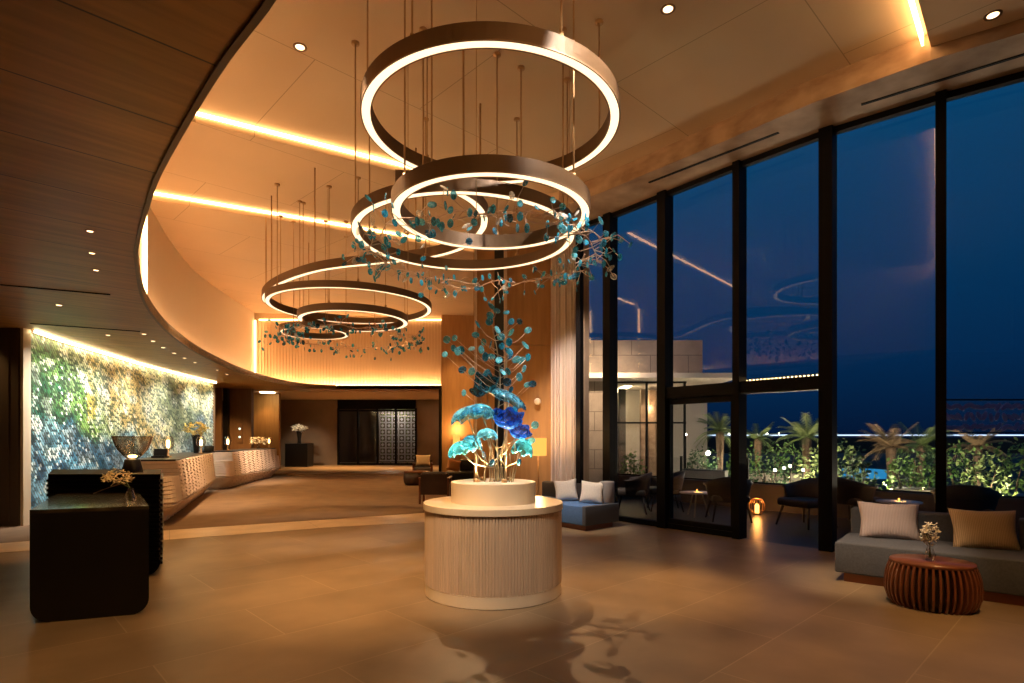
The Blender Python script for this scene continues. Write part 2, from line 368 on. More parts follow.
# stone band and carpet sit flush, a hair proud of the slab
def bandpts(side):
    near = [(-8.6, 6.6), (-6.9, 7.68), (-5.25, 8.66), (-3.2, 9.85), (-1.6, 10.5), (-.6, 10.85)]
    far = [(-9.2, 7.5), (-7.4, 8.45), (-5.98, 9.45), (-3.3, 10.95), (-1.8, 11.8), (-1.0, 12.1)]
    return near if side == 0 else far
struct(MB().prism(bandpts(0)+bandpts(1)[::-1], -.01, .004).build('floor_stone_band', M['band']))
struct(MB().prism(bandpts(1)+[(-.9, 12.6), (-.9, 23.25), (-14, 23.25), (-14, 7.6)], -.01, .006).build('floor_carpet', M['carpet']))
struct(MB().prism([(-16, 23.3), (1.4, 23.3), (1.4, 34), (-16, 34)], -.2, .10).build('floor_foyer', M['foyer_floor']))

# low wood ceiling, its bronze edge, foyer ceiling
low = EDGE+[(-2.76, 22.4), (-2.76, 23.3), (-16, 23.3), (-16, -5)]
struct(MB().prism(low, ZL, ZL+.10).build('ceiling_low', M['wood_ceil']))
struct(MB().wallstrip(EDGE+[(-2.76, 22.4)], ZL-.015, ZL+.15, .035).build('trim_1', M['fascia']))
struct(MB().prism([(-16, 23.3), (1.4, 23.3), (1.4, 34), (-16, 34)], 3.60, 3.8).build('ceiling_foyer', M['ceil']))

# high ceiling: centre panel higher, stepped slots with LED strips
def la(x): return 9.43+(x+1.85)*.582
def lb(x): return 12.17+(x+3.46)*.519
Rp = [(4.71, 6.45), (-5.0, -4.1)]
ZC = 6.10; ZP = 5.95
iw = lambda k: INN[k]
cen = [(4.75, 6.40)]+[(3.8, 7.24), (3.04, 8.16), (1.53, 9.89), (.4, 10.95)]+[(.4, la(.4)), (-8., la(-8.)), (-9, -5), (-5.8, -5)]
struct(MB().prism(cen, ZC, ZC+.15).build('ceiling', M['ceil']))
right = [(4.71, 6.41), (5.55, 5.85), (6.6, 5.2), (7.6, 4.7), (9.4, 4.0), (9.4, -5), (-5.8, -5)]
struct(MB().prism(right, ZP, ZC+.15).build('ceiling_right', M['ceil']))
def zpan2(x, y): 
    d = (y-la(x)); return ZP+max(0, min(.15, d*.05))
p2 = [(.4, la(.4)), (-12., la(-12)), (-12, lb(-12)), (1.6, lb(1.6)), (1.6, 11.0), (.9, 10.5)]
struct(MB().prism(p2, zpan2, ZC+.2).build('ceiling_mid', M['ceil']))
def zpan3(x, y):
    d = y-lb(x); return ZP+max(0, d*.045)
p3 = [(1.6, lb(1.6)), (-12, lb(-12)), (-12, 23.1), (1.6, 23.1)]
struct(MB().prism(p3, zpan3, ZC+.6).build('ceiling_back', M['ceil']))
def led(pts, z0, z1, mname, label, d=.012, name='cove_light'):
    o = MB().wallstrip(pts, z0, z1, d).build(name, M[mname]); return tag(o, label, 'light')
def shift(p, q, d):
    t = Vector((q[0]-p[0], q[1]-p[1])).normalized(); n = Vector((-t.y, t.x))*d; return [(p[0]+n.x, p[1]+n.y), (q[0]+n.x, q[1]+n.y)]
led(shift((-7.5, la(-7.5)), (.35, la(.35)), -.03), ZP+.09, ZC-.012, 'cove', 'nearer of the two long warm light slots crossing the upper left ceiling', .02)
led(shift((-9.0, lb(-9)), (-.9, lb(-.9)), -.03), ZP+.09, ZC-.012, 'cove', 'farther of the two long warm light slots crossing the upper left ceiling', .02)
led(shift((-3.5, -2.47), (4.66, 6.40), .03), ZP+.02, ZC-.005, 'cove_s', 'short light slot in the ceiling above the right hand windows', .02)

# travertine head band over the windows
struct(MB().prism(FAC+INN[::-1], 5.8, 6.12).build('trim_2', M['trav']))
def slot(a, b, label):
    tag(MB().wallstrip([a, b], 5.792, 5.81, .05).build('air_diffuser', M['black_m']), label, 'vent')
def atz(px, py, z): Y = (z-EYE)*F/(HZ-py); return ((px-512)/F*Y, Y)
def onfl(px, py, z=0): Y = (EYE-z)*F/(py-HZ); return ((px-512)/F*Y, Y)
slot(atz(648, 182, 5.8), atz(778, 131.7, 5.8), 'long thin black air slot in the stone band above the middle windows')
slot(atz(861, 103.5, 5.8), atz(1050, 45, 5.8), 'long thin black air slot in the stone band above the right windows')

# facade: windows 1..8
for i in range(len(FAC)):
    x, y = FAC[i]; a = FAC[max(i-1, 0)]; b = FAC[min(i+1, len(FAC)-1)]
    ang = atan2(b[1]-a[1], b[0]-a[0]); w = .17 if i in (1, 2, 4) else .11
    struct(MB().box((x, y, 2.9), (w, .24, 5.8), ang).build('window_%d_mullion' % (i+1), M['black_m']))
for i in range(len(FAC)-1):
    a = Vector(FAC[i]); b = Vector(FAC[i+1]); mid = (a+b)/2; L = (b-a).length; ang = atan2((b-a).y, (b-a).x)
    g = MB()
    if i == 3: g.box((mid.x, mid.y, 4.1), (L-.1, .02, 3.38), ang)
    else: g.box((mid.x, mid.y, 2.93), (L-.1, .02, 5.7), ang)
    struct(g.build('window_%d' % (i+1), M['glass']))
    fr = MB(); fr.box((mid.x, mid.y, 5.76), (L, .1, .08), ang)
    if i != 3: fr.box((mid.x, mid.y, .045), (L, .12, .09), ang)
    if i in (2, 3): fr.box((mid.x, mid.y, 2.32), (L, .2, .19), ang)
    struct(fr.build('window_%d_frame' % (i+1), M['black_m']))
a = Vector(FAC[2]); b = Vector(FAC[3]); mid = (a+b)/2; L = (b-a).length; ang = atan2((b-a).y, (b-a).x); dd = (b-a).normalized()
df = MB()
for s_ in (-1, 1): p = mid+dd*(L/2-.09)*s_; df.box((p.x, p.y, 1.12), (.075, .07, 2.2), ang)
df.box((mid.x, mid.y, 2.17), (L-.1, .07, .1), ang); df.box((mid.x, mid.y, .1), (L-.1, .08, .14), ang)
p = mid+dd*(L/2-.09); df.box((p.x-.04, p.y-.05, 1.05), (.02, .03, .4), ang)
struct(df.build('door_1', M['black_m']))

# walls
struct(MB().wallstrip(WALLH, ZL+.1, lambda x, y: 6.08 if y < 10 else zpan3(x, y)+.05, .12).build('wall_left_upper', M['plaster']))
# back slat wall above the ledge
sl = MB(); sl.box((-6.2, 23.12, 5.1), (9.6, .1, 3.3))
x = -10.3
while x < -1.5: sl.box((x, 23.055, 5.0), (.085, .035, 2.85)); x += .125
struct(sl.build('wall_back_upper', M['slat']))
# brown walls behind the sculpture
bw = MB(); bw.box((-2.1, 22.55, 3.2), (1.35, .3, 6.6)); struct(bw.build('wall_back_pier', M['brown']))
struct(MB().box((-2.80, 22.3, 1.75), (.09, .3, 3.4)).build('trim_3', M['black_m']))
w1 = MB(); w1.box((-.62, 12.75, 3.05), (.46, .3, 6.1)); w1.box((.66, 12.75, 1.80), (1.68, .3, 3.6)); w1.box((.66, 12.76, 4.86), (1.68, .3, 2.5))
struct(w1.build('wall_right_back', M['brown']))
struct(MB().box((-.285, 12.8, 3.05), (.21, .3, 6.1)).build('trim_4', M['black']))
struct(MB().box((-.145, 12.66, 3.05), (.07, .3, 6.1)).build('trim_5', M['pale_wood']))
struct(MB().box((-.80, 12.62, 3.05), (.05, .3, 6.1)).build('trim_6', M['pale_wood']))
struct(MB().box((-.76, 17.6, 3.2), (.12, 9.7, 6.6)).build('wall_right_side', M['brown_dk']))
struct(MB().box((1.46, 12.1, 3.05), (.14, 1.6, 6.1)).build('wall_right_return', M['taupe']))
# enclosing walls behind and beside the camera
struct(MB().box((-3.3, -5.1, 3.05), (25.6, .2, 6.2)).build('wall_front', M['taupe']))
struct(MB().box((9.5, 0, 3.05), (.2, 10., 6.2)).build('wall_right', M['taupe']))
struct(MB().box((-16.1, 14.5, 1.8), (.2, 39.5, 3.7)).build('wall_left', M['panel_dk']))
# dark panelled wall at far left, facing the room
pw = MB(); pw.box((-10.9, 10.08, 1.74), (4.5, .2, ZL)); pw.box((-9.35, 9.97, 1.74), (1.1, .02, 3.3)); pw.box((-10.5, 9.97, 1.74), (1.1, .02, 3.3))
struct(pw.build('wall_left_panel', M['panel_dk']))
# mural backing
MUR = catmull([(-8.62, 10.15), (-8.92, 11.2), (-9.21, 12.56), (-9.72, 14.97), (-10.1, 17.7), (-10.3, 19.6)], 8)
struct(MB().wallstrip(MUR, 0, ZL, .2).build('wall_left_mural', M['panel_dk']))
struct(MB().box((-8.60, 10.08, 1.74), (.05, .16, ZL)).build('trim_7', M['cream_top']))
# recess, lift lobby panels and lit pier near the far desk
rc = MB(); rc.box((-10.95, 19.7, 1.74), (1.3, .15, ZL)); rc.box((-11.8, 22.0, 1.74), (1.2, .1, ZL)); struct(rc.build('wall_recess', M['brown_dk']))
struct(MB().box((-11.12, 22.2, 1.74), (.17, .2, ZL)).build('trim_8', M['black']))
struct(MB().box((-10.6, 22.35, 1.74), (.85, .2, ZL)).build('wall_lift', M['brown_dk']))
struct(MB().box((-11.3, 26.2, 1.8), (1.25, .2, 3.6)).build('wall_lift_pier', M['brown']))
# back wall of the foyer, with the door opening
fw = MB(); fw.box((-12.2, 30.7, 1.85), (5.7, .2, 3.6)); fw.box((-4.2, 30.7, 1.85), (1.9, .2, 3.6)); fw.box((-.25, 30.7, 1.85), (6, .2, 3.6))
struct(fw.build('wall_back', M['taupe']))
d2 = MB(); d2.box((-7.25, 30.62, 3.36), (4.2, .2, .52))
for px in (338.5, 358, 377.5, 396, 416): d2.box(((px-512)/F*30.6, 30.6, 1.6), (.10, .16, 3.1))
d2.box((-7.25, 30.6, .14), (4.2, .14, .12)); d2.box((-7.25, 30.6, 3.02), (4.2, .14, .10)); struct(d2.build('door_2_frame', M['black_m']))
struct(MB().box((-7.25, 30.66, 1.6), (4.1, .02, 2.9)).build('door_2', M['glass']))
struct(MB().box((-7.25, 34.1, 1.8), (9, .2, 3.8)).build('wall_back_vestibule', M['panel_dk']))
ls = MB()
for ix in range(6):
    for iz in range(8):
        cx = -7.35+ix*.36; cz = .45+iz*.36
        for k in range(4): ls.box((cx+.16*cos(k*pi/2), 32.4, cz+.16*sin(k*pi/2)), (.03, .04, .34), 0, 0, 0 if k % 2 == 0 else pi/2)
        ls.box((cx, 32.4, cz), (.13, .04, .13), 0, 0, pi/4)
ls.box((-7.7, 32.4, .3), (.05, .05, .42)); ls.box((-5.4, 32.4, .3), (.05, .05, .42)); ls.box((-6.5, 32.4, .25), (2.4, .04, .04))
tag(ls.build('lattice_screen', mat('pale_lattice', (.45, .47, .50), .5)), 'pale patterned lattice screen standing behind the far glass door', 'screen')
fo = MB(); rr = random.Random(3)
for i in range(260):
    c = (-7.6+rr.random()*2.6, 32.7+rr.random()*.5, 2.7+rr.random()*.7); fo.ell(c, (.12, .03, .05), Matrix.Rotation(rr.random()*6, 3, 'Y'), 5, 3)
for k in range(6): fo.tube([(-7.5+k*.48, 32.95, .08), (-7.5+k*.48, 32.95, 3.2)], .03, 6)
o = tag(fo.build('foliage', M['green2']), 'olive foliage rising above the lattice screen behind the far door', 'plant', kind='stuff')
point('vestibule_lamp', (-6.5, 31.6, 2.9), 30, (1, .8, .6)).parent = None

# LED strips on the ledges (upward wash)
led(offset_path(WALLH, -.22)[20:], ZL+.11, ZL+.17, 'cove_w', 'continuous warm light strip at the foot of the curved upper left wall', .03)
led([(-9.9, 22.80), (-2.85, 22.80)], ZL+.12, ZL+.19, 'cove_b', 'warm light strip along the foot of the far slatted wall', .03)
led([(-10.2, 22.98), (-2.85, 22.98)], 6.30, 6.34, 'cove_s', 'thin warm light strip along the top of the far slatted wall', .02)
tag(MB().box((-10.25, 22.75, 4.95), (.05, .05, 2.6)).build('corner_light', M['cove_s']), 'vertical light slot in the corner beside the far slatted wall', 'light')
tag(MB().box((-6.60, 10.25, 4.7), (.05, .05, 2.3)).build('corner_light', M['cove_s']), 'vertical light slot in the curved wall just behind the wood ceiling edge', 'light')
led(offset_path(MUR, -.14), ZL-.05, ZL-.005, 'cove_m', 'bright light strip washing the tiled mural from above', .05)
o = MB(); o.lathe([(.32, 0), (.32, .03)], 24); tag(o.build('ceiling_lamp', M['cove_m'], None, (-10.9, 25.4, 3.56)), 'round glowing ceiling light before the lift lobby pier', 'light')
spot('pier_wash', (-11.1, 25.4, 3.5), (-11.3, 26.1, 1.5), 50, 80, 1., WARM)

# ================================================================ MURAL (thousands of scales, one surface pattern)
def mural():
    cum = [0]
    for i in range(1, len(MUR)): cum.append(cum[-1]+(Vector(MUR[i])-Vector(MUR[i-1])).length)
    T = cum[-1]
    def P(s):
        s = max(0, min(T-1e-4, s)); i = 0
        while cum[i+1] < s: i += 1
        a = Vector(MUR[i]); b = Vector(MUR[i+1]); t = (s-cum[i])/(cum[i+1]-cum[i]); d = (b-a).normalized()
        return a+(b-a)*t, d, Vector((d.y, -d.x))
    vs = []; fs = []; cols = []; r = random.Random(5)
    pitch = .088; row = .050; nz_ = int(ZL/row)
    for j in range(nz_):
        z = ZL-.04-j*row
        s = (pitch/2 if j % 2 else 0)
        while s < T:
            p, d, n = P(s); u = s/T; v = z/ZL
            k = len(vs); h = .088; w = pitch*.45; out_ = .024+.008*r.random(); tilt = r.uniform(-.003, .003)
            if z-h < .02: break
            for (du, dz, dn) in ((-w, -.25*h, .008), (0, 0, .004), (w, -.25*h, .008+tilt), (w*.75, -.75*h, out_*.8+tilt), (0, -h, out_), (-w*.75, -.75*h, out_*.8)):
                q = p+d*du+n*(dn+.004); vs.append((q.x, q.y, z+dz))
            fs.append((k, k+1, k+2, k+3, k+4, k+5))
            # glaze colours of the tiles
            a = noise.noise(Vector((s*.50, z*.8, 1.3)))*1.0+noise.noise(Vector((s*1.6, z*2.0, 7)))*.5
            f2 = noise.noise(Vector((s*2.6+z*2.2, z*3.0-s*.5, 17)))
            dg = sin((s*.80+z*1.5)*1.15+a*2.2)          # diagonal drift
            rnd = r.random()
            green = Vector((.01, .13, .06)); lime = Vector((.22, .38, .10)); cream = Vector((.80, .80, .50)); gold = Vector((.60, .40, .10))
            blue = Vector((.01, .22, .36)); sky = Vector((.26, .52, .68)); navy = Vector((.01, .08, .15)); white = Vector((.82, .84, .76))
            g = min(1, max(0, (.40-u)*3+a*1.2+.2))
            top = cream.lerp(lime.lerp(green, min(1, max(0, .5-a-f2))), g)
            if dg > .35 and u > .22: top = top.lerp(gold, min(.7, (dg-.35)*1.6))
            bot = sky.lerp(blue, min(1, max(0, .8-u*1.7+a)))
            if f2 < -.15: bot = bot.lerp(navy, min(1, -f2*2.4))
            t = min(1, max(0, (v-.46+a*.30+.10*dg)*4.5+.5)); c = bot.lerp(top, t)
            if f2 > .12: c = c.lerp(white, min(.8, f2*2.2))
            if dg < -.45: c = c.lerp(green*.6 if t > .5 else navy, min(.75, (-dg-.45)*1.6))
            if rnd < .06: c = c.lerp(white, .5)
            elif rnd > .66: c = Vector((c.x*.22, c.y*.32, c.z*.34))
            c = c*(.72+.5*r.random())
            cols.append(c); s += pitch
    me = bpy.data.meshes.new('mural'); me.from_pydata(vs, [], fs); me.update()
    ca = me.color_attributes.new('glaze', 'FLOAT_COLOR', 'CORNER')
    for p, c in zip(me.polygons, cols):
        for l in p.loop_indices: ca.data[l].color = (c.x, c.y, c.z, 1)
    m = bpy.data.materials.new('glazed_scales'); m.use_nodes = True; n = m.node_tree; b = n.nodes['Principled BSDF']
    at = n.nodes.new('ShaderNodeVertexColor'); at.layer_name = 'glaze'; n.links.new(at.outputs[0], b.inputs['Base Color']); b.inputs['Roughness'].default_value = .4
    me.materials.append(m); o = bpy.data.objects.new('tile_mural', me); C.objects.link(o)
    tag(o, 'large mural of green, cream and blue glazed scale tiles behind the reception desks', 'mural')
mural()

# ================================================================ RING CHANDELIERS
def circ(cx, cy, r, n=96): return [(cx+r*cos(2*pi*k/n), cy+r*sin(2*pi*k/n)) for k in range(n)]
def ring(label, cx, cy, r, z, h, w, rods, ztop=6.1, grp=None):
    t = thing('ring_pendant', label, 'pendant light', (cx, cy, z), 0, grp)
    p = circ(0, 0, r-w/2)
    b = MB(); b.ribbon(p, w, .012, h, True); b.ribbon(circ(0, 0, r-.006), .012, 0, h, True); b.ribbon(circ(0, 0, r-w+.006), .012, 0, h, True)
    b.build('ring_body', M['bronze'], t)
    MB().ribbon(p, w-.026, .004, .010, True).build('diffuser', M['ringlight'], t)
    for a in rods:
        a = radians(a); x, y = (r-w/2)*cos(a), (r-w/2)*sin(a)
        q = MB(); q.tube([(x, y, h), (x, y, ztop-z)], .009 if cy < 9 else .007, 8); q.lathe([(.02, 0), (.02, .05)], 8, (x, y, h))
        q = q.build('suspension_rod', M['rod'], t); MB().lathe([(.045, 0), (.045, .025)], 16, (x, y, ztop-z-.025)).build('ceiling_plate', M['rod'], q)
    return t
ring('topmost and largest glowing ring hanging above the round pedestal', -.21, 5.80, 1.29, 4.70, .15, .105, (20, 75, 130, 185, 240, 300))
ring('middle glowing ring directly beneath the topmost large ring', -.21, 5.80, 1.00, 3.79, .15, .10, (35, 88, 145, 215, 325))
ring('wide glowing ring just behind and left of the middle ring over the pedestal', -.58, 7.0, 1.35, 4.0, .13, .10, (10, 60, 120, 165, 200, 260))
ring('far flat glowing ring, lower right of the distant ring cluster', -3.05, 11.0, 1.03, 3.79, .13, .10, (20, 80, 140, 200, 260, 320), 5.98)
ring('smallest glowing ring, lowest and leftmost of the distant ring cluster', -3.93, 11.35, .66, 3.62, .12, .08, (30, 150, 270), 5.98)
ring('wide far glowing ring above the flat ring of the distant cluster', -3.13, 11.1, 1.55, 4.08, .12, .09, (10, 55, 110, 170, 230, 290), 5.98)
def swoosh():
    P = [(-1.25, 6.12), (-.78, 6.2), (-.49, 6.51), (-.36, 6.89), (-.35, 7.2), (-.42, 7.54), (-.66, 8.1), (-1.08, 8.5), (-1.65, 8.76), (-2.75, 9.1), (-3.38, 9.44), (-4.09, 10.06), (-4.64, 10.76), (-4.92, 11.4), (-4.95, 12.2), (-4.6, 12.9), (-3.9, 13.3)]
    P = catmull(P, 8); n = len(P); z = 4.27
    t = thing('ribbon_pendant', 'long looping glowing ribbon light linking the near and distant ring clusters', 'pendant light', (0, 0, z))
    b = MB(); b.ribbon(P, .10, .012, .14); b.ribbon(offset_path(P, .045), .010, 0, .14); b.ribbon(offset_path(P, -.045), .010, 0, .14); b.build('ribbon_body', M['bronze'], t)
    MB().ribbon(P, .078, .004, .010).build('diffuser', M['ringlight'], t)
    for k in (14, 40, 62, 78, 92, 104, 120):
        if k < n:
            x, y = P[k]; MB().tube([(x, y, .14), (x, y, 5.97-z)], .012, 8).build('suspension_rod', M['rod'], t)
swoosh()

# crystal garland: wandering copper twigs ringed with glass leaves
def leafmesh(size, flat=.28, asp=.75):
    b = MB(); b.ell((0, 0, 0), (size*asp, size*flat*.5, size), None, 10, 6); return b
LEAF = [leafmesh(.045), leafmesh(.040, .35, 1.0), leafmesh(.05, .25, .5)]
LEAFME = []
for k, b in enumerate(LEAF):
    for j, m in enumerate(TEAL):
        me = bpy.data.meshes.new('glass_leaf'); me.from_pydata(b.v, [], b.f); me.update()
        for p in me.polygons: p.use_smooth = True
        me.materials.append(m); LEAFME.append(me)
def leaf(parent, loc, s, r, pick=None, name='glass_leaf'):
    o = bpy.data.objects.new(name, LEAFME[pick if pick is not None else r.randrange(len(LEAFME))]); C.objects.link(o); o.parent = parent
    o.location = loc; o.scale = (s, s, s); o.rotation_euler = (r.uniform(-1, 1), r.uniform(-1.2, 1.2), r.uniform(-1, 1)); return o
def garland(label, cx, cy, cz, rad, seed, zt):
    r = random.Random(seed)
    t = thing('crystal_garland', label, 'chandelier', (cx, cy, cz)); tw = []; leaves = []; nb = 0
    # seven arching main branches around the circle
    for k in range(11):
        a0 = 2*pi*k/11+r.uniform(-.15, .15); q = MB(); pts = []
        for i in range(9):
            a = a0+i*.105; rr_ = rad*(.93+.10*noise.noise(Vector((a*2, k, seed)))+.02*i); pts.append(Vector((rr_*cos(a), rr_*sin(a), .09*noise.noise(Vector((a*3, k*2.1, seed+3)))+.03)))
        q.tube(pts, .009, 5, .005)
        for i in range(1, 9):
            for s_ in range(2):
                p = pts[i]; a = atan2(p.y, p.x)+r.uniform(-1.0, 1.0)+(pi if r.random() < .35 else 0)
                L = r.uniform(.14, .34); e1 = p+Vector((cos(a)*L*.6, sin(a)*L*.6, r.uniform(-.10, .10))); e2 = e1+Vector((cos(a+.5)*L*.4, sin(a+.5)*L*.4, r.uniform(-.16, .10)))
                q.tube([p, e1, e2], .005, 4, .003); leaves.append(e2)
                if r.random() < .45: leaves.append(e1+Vector((r.uniform(-.05, .05), r.uniform(-.05, .05), -.04)))
        q.build('branch', M['branch'], t)
    for i in range(3):
        a = 2*pi*i/3+.5; MB().tube([(rad*.95*cos(a), rad*.95*sin(a), .02), (rad*.95*cos(a), rad*.95*sin(a), zt-cz)], .004, 5).build('hanging_wire', M['rod'], t)
    r.shuffle(leaves)
    for p in leaves[:100]: leaf(t, p, r.uniform(.75, 1.15), r)
    rest = MB()
    for p in leaves[100:]:
        m3 = Matrix.Rotation(r.uniform(-1, 1), 3, 'X') @ Matrix.Rotation(r.uniform(-1.5, 1.5), 3, 'Z')
        rest.ell(p, (.03, .006, .042), m3, 8, 5)
    o = rest.build('glass_leaves', TEAL[0], t); o['kind'] = 'stuff'
    return t
garland('garland of copper twigs and teal glass leaves hung beneath the near rings', -.30, 6.35, 3.56, 1.19, 11, 6.1)
garland('distant garland of teal glass leaves beneath the far ring cluster', -3.25, 11.3, 3.50, 1.22, 23, 5.98)

# ================================================================ PEDESTAL AND GLASS SCULPTURE
PX, PY = -.19, 5.81
t = thing('round_pedestal', 'round pale fluted wood pedestal with cream tiered top, centre of the lobby', 'pedestal', (PX, PY, 0))
MB().lathe([(.672, 0), (.69, .006), (.69, .115), (.686, .118), (.60, .12)], 96, crisp=True).build('base_ring', M['cream_top'], t)
fl = MB(); N = 150; vs = []; fs = []
prof = []
for k in range(N):
    a0 = 2*pi*k/N; st = 2*pi/N
    for da, r_ in ((0, .680), (.10, .691), (.5, .694), (.78, .691), (.88, .680)): prof.append((a0+da*st, r_))
n_ = len(prof)
vs = [(r_*cos(a), r_*sin(a), z) for z in (.118, .845) for a, r_ in prof]
fl.add(vs, [(k, (k+1) % n_, n_+(k+1) % n_, n_+k) for k in range(n_)], False); fl.build('fluted_drum', M['pale_wood'], t)
MB().lathe([(.60, .84), (.704, .842), (.705, .845), (.705, .902), (.702, .905), (0.01, .905)], 96, crisp=True).build('lower_top', M['cream_top'], t)
MB().lathe([(.43, .905), (.43, 1.104), (.426, 1.108), (.01, 1.108)], 80, crisp=True).build('upper_tier', M['cream_top'], t)
TOPZ = 1.108

sc_t = thing('glass_flower_sculpture', 'tall sculpture of blue and teal glass flowers on thin stems, on the round pedestal', 'sculpture', (PX, PY, TOPZ))
def W(px, py, dy=0.):
    Y = PY+dy; return Vector(((px-512)/F*Y-PX, dy, EYE-(py-HZ)/F*Y-TOPZ))
rs = random.Random(4)
bowls = [('aqua', 468, 413, 18, 11, -.35, .05), ('aqua', 482, 411, 14, 12, .2, -.05), ('cobalt', 508, 420, 15, 12, .1, -.10), ('cobalt', 518, 431, 13, 9, .5, -.03), ('teal', 486, 384, 12, 15, .15, .02), ('aqua', 509, 397, 19, 8, .5, .0),
         ('aqua', 487, 434, 10, 9, 0, -.16), ('green', 461, 448, 13, 12, -.3, .02), ('aqua', 472, 442, 11, 12, .2, .1), ('green', 523, 447, 11, 14, .3, .05), ('teal', 480, 391, 9, 9, -.4, .1)]
for nm, px, py, a, b, tilt, dy in bowls:
    c = W(px, py, dy); ra = a*.0102; rb = b*.0102; q = MB(); nu = 30; nv = 7; vs = []; fs = []; ph = rs.random()*6
    for j in range(nv+1):
        tt = j/nv; rr_ = sin(tt*pi*.56)/1.0; zz = -cos(tt*pi*.56)
        for k in range(nu):
            an = 2*pi*k/nu; wv = 1+.14*tt*tt*sin(6*an+ph)+.05*sin(3*an); 
            vs.append(Vector((rr_*cos(an)*ra*wv, rr_*sin(an)*ra*.85*wv, (zz*.8+.25+.14*tt*tt*sin(6*an+ph+1))*rb*1.1)))
    for j in range(nv):
        for k in range(nu): k2 = (k+1) % nu; fs.append((j*nu+k, j*nu+k2, (j+1)*nu+k2, (j+1)*nu+k))
    mt = Matrix.Rotation(rs.uniform(.6, 1.1), 3, 'X') if nm in ('cobalt', 'teal') else Matrix.Rotation(rs.uniform(-.2, .5)+pi, 3, 'X')
    mt = Matrix.Rotation(tilt, 3, 'Y') @ mt
    q.add([c+mt @ v for v in vs], fs, True); o = q.build('glass_flower', BOWLM[nm], sc_t)
    o['label'] = {'aqua': 'pale aqua ruffled glass flower', 'cobalt': 'cobalt blue ruffled glass flower', 'teal': 'dark teal ruffled glass flower', 'green': 'sea green ruffled glass flower'}[nm]
    sm = o.modifiers.new('s', 'SOLIDIFY'); sm.thickness = .004
    base = Vector((rs.uniform(-.16, .16), rs.uniform(-.12, .12), 0)); 
    s_ = MB(); s_.tube([base, base*.9+Vector((0, 0, .14)), base.lerp(c, .6)+Vector((0, 0, -.02)), c-Vector((0, 0, rb*.4))], .008, 6, .006); s_.build('stem', M['bstem'], sc_t)
for i in range(9):
    base = Vector((rs.uniform(-.2, .2), rs.uniform(-.14, .14), 0)); tp = Vector((base.x*1.3+rs.uniform(-.05, .05), base.y, rs.uniform(.25, .42)))
    s_ = MB(); s_.tube([base, base.lerp(tp, .5)+Vector((rs.uniform(-.03, .03), 0, 0)), tp], .007, 6, .005); s_.build('stem', M['bstem'], sc_t)
# trunk twigs rising
tr1 = catmull([tuple(W(499, 482)), tuple(W(497, 430)), tuple(W(500, 385)), tuple(W(497, 350)), tuple(W(492, 325)), tuple(W(494, 308))], 6)
tr2 = catmull([tuple(W(505, 482, .05)), tuple(W(507, 420, .05)), tuple(W(506, 370, .05)), tuple(W(508, 345, .05))], 6)
for tr in (tr1, tr2): MB().tube(tr, .010, 7, .004).build('trunk', M['bstem'], sc_t)
for k in range(4):
    a = k*pi/2+.6; MB().lathe([(.03, 0), (.03, .03), (.02, .035)], 12).build('uplight', M['rod'], sc_t, (.20*cos(a), .20*sin(a), .001))
for ux, uy in ((-.24, -.02), (.24, .0)):
    spot('sculpture_uplight', (PX+ux, PY+uy, TOPZ+.06), (PX+ux*.2, PY+uy, 4.), 55, 130, .6, (1, .66, .34), .03)
LP = [(300,225),(325,248),(372,255),(293,270),(290,300),(232,313),(396,300),(437,300),(478,342),(396,353),(347,375),(222,365),(262,400),(295,412),(385,400),(465,415),(82,388),(120,380),(115,430),(135,445),(150,440),(72,460),(202,432),(250,437),(270,472),(298,470),(388,470),(420,485),(445,490),(478,475),(336,487),(355,545),(380,543),(158,535),(203,543),(458,530),(435,570),(376,595),(395,632),(475,608),(500,605),(235,600),(165,648),(320,640),(275,550),(350,420),(385,445),(330,340)]
LP2 = [(535, 425), (531, 441), (519, 462), (492, 463), (506, 455), (484, 455), (515, 410), (497, 412)]
pos = [(430+u/4.876, 260+v/4.876) for u, v in LP]+LP2
for i, (px, py) in enumerate(pos):
    dy = rs.uniform(-.2, .2); p = W(px, py, dy); tr = tr1 if rs.random() < .6 else tr2
    cand = [Vector(q) for q in tr if q[2] < p.z-.04] or [Vector(tr[0])]
    an = min(cand, key=lambda q: (q-p).length+abs((p.z-q.z)-abs(p.x-q.x)*.8))
    if py < 440:
        s_ = MB(); s_.tube([an, an.lerp(p, .5)+Vector((0, 0, -.03)), p], .0035, 5, .002); s_.build('twig', M['branch'], sc_t)
    leaf(sc_t, p, rs.uniform(.85, 1.15), rs, rs.choice([0, 1, 1, 4, 5, 5, 8, 9, 2, 6]))

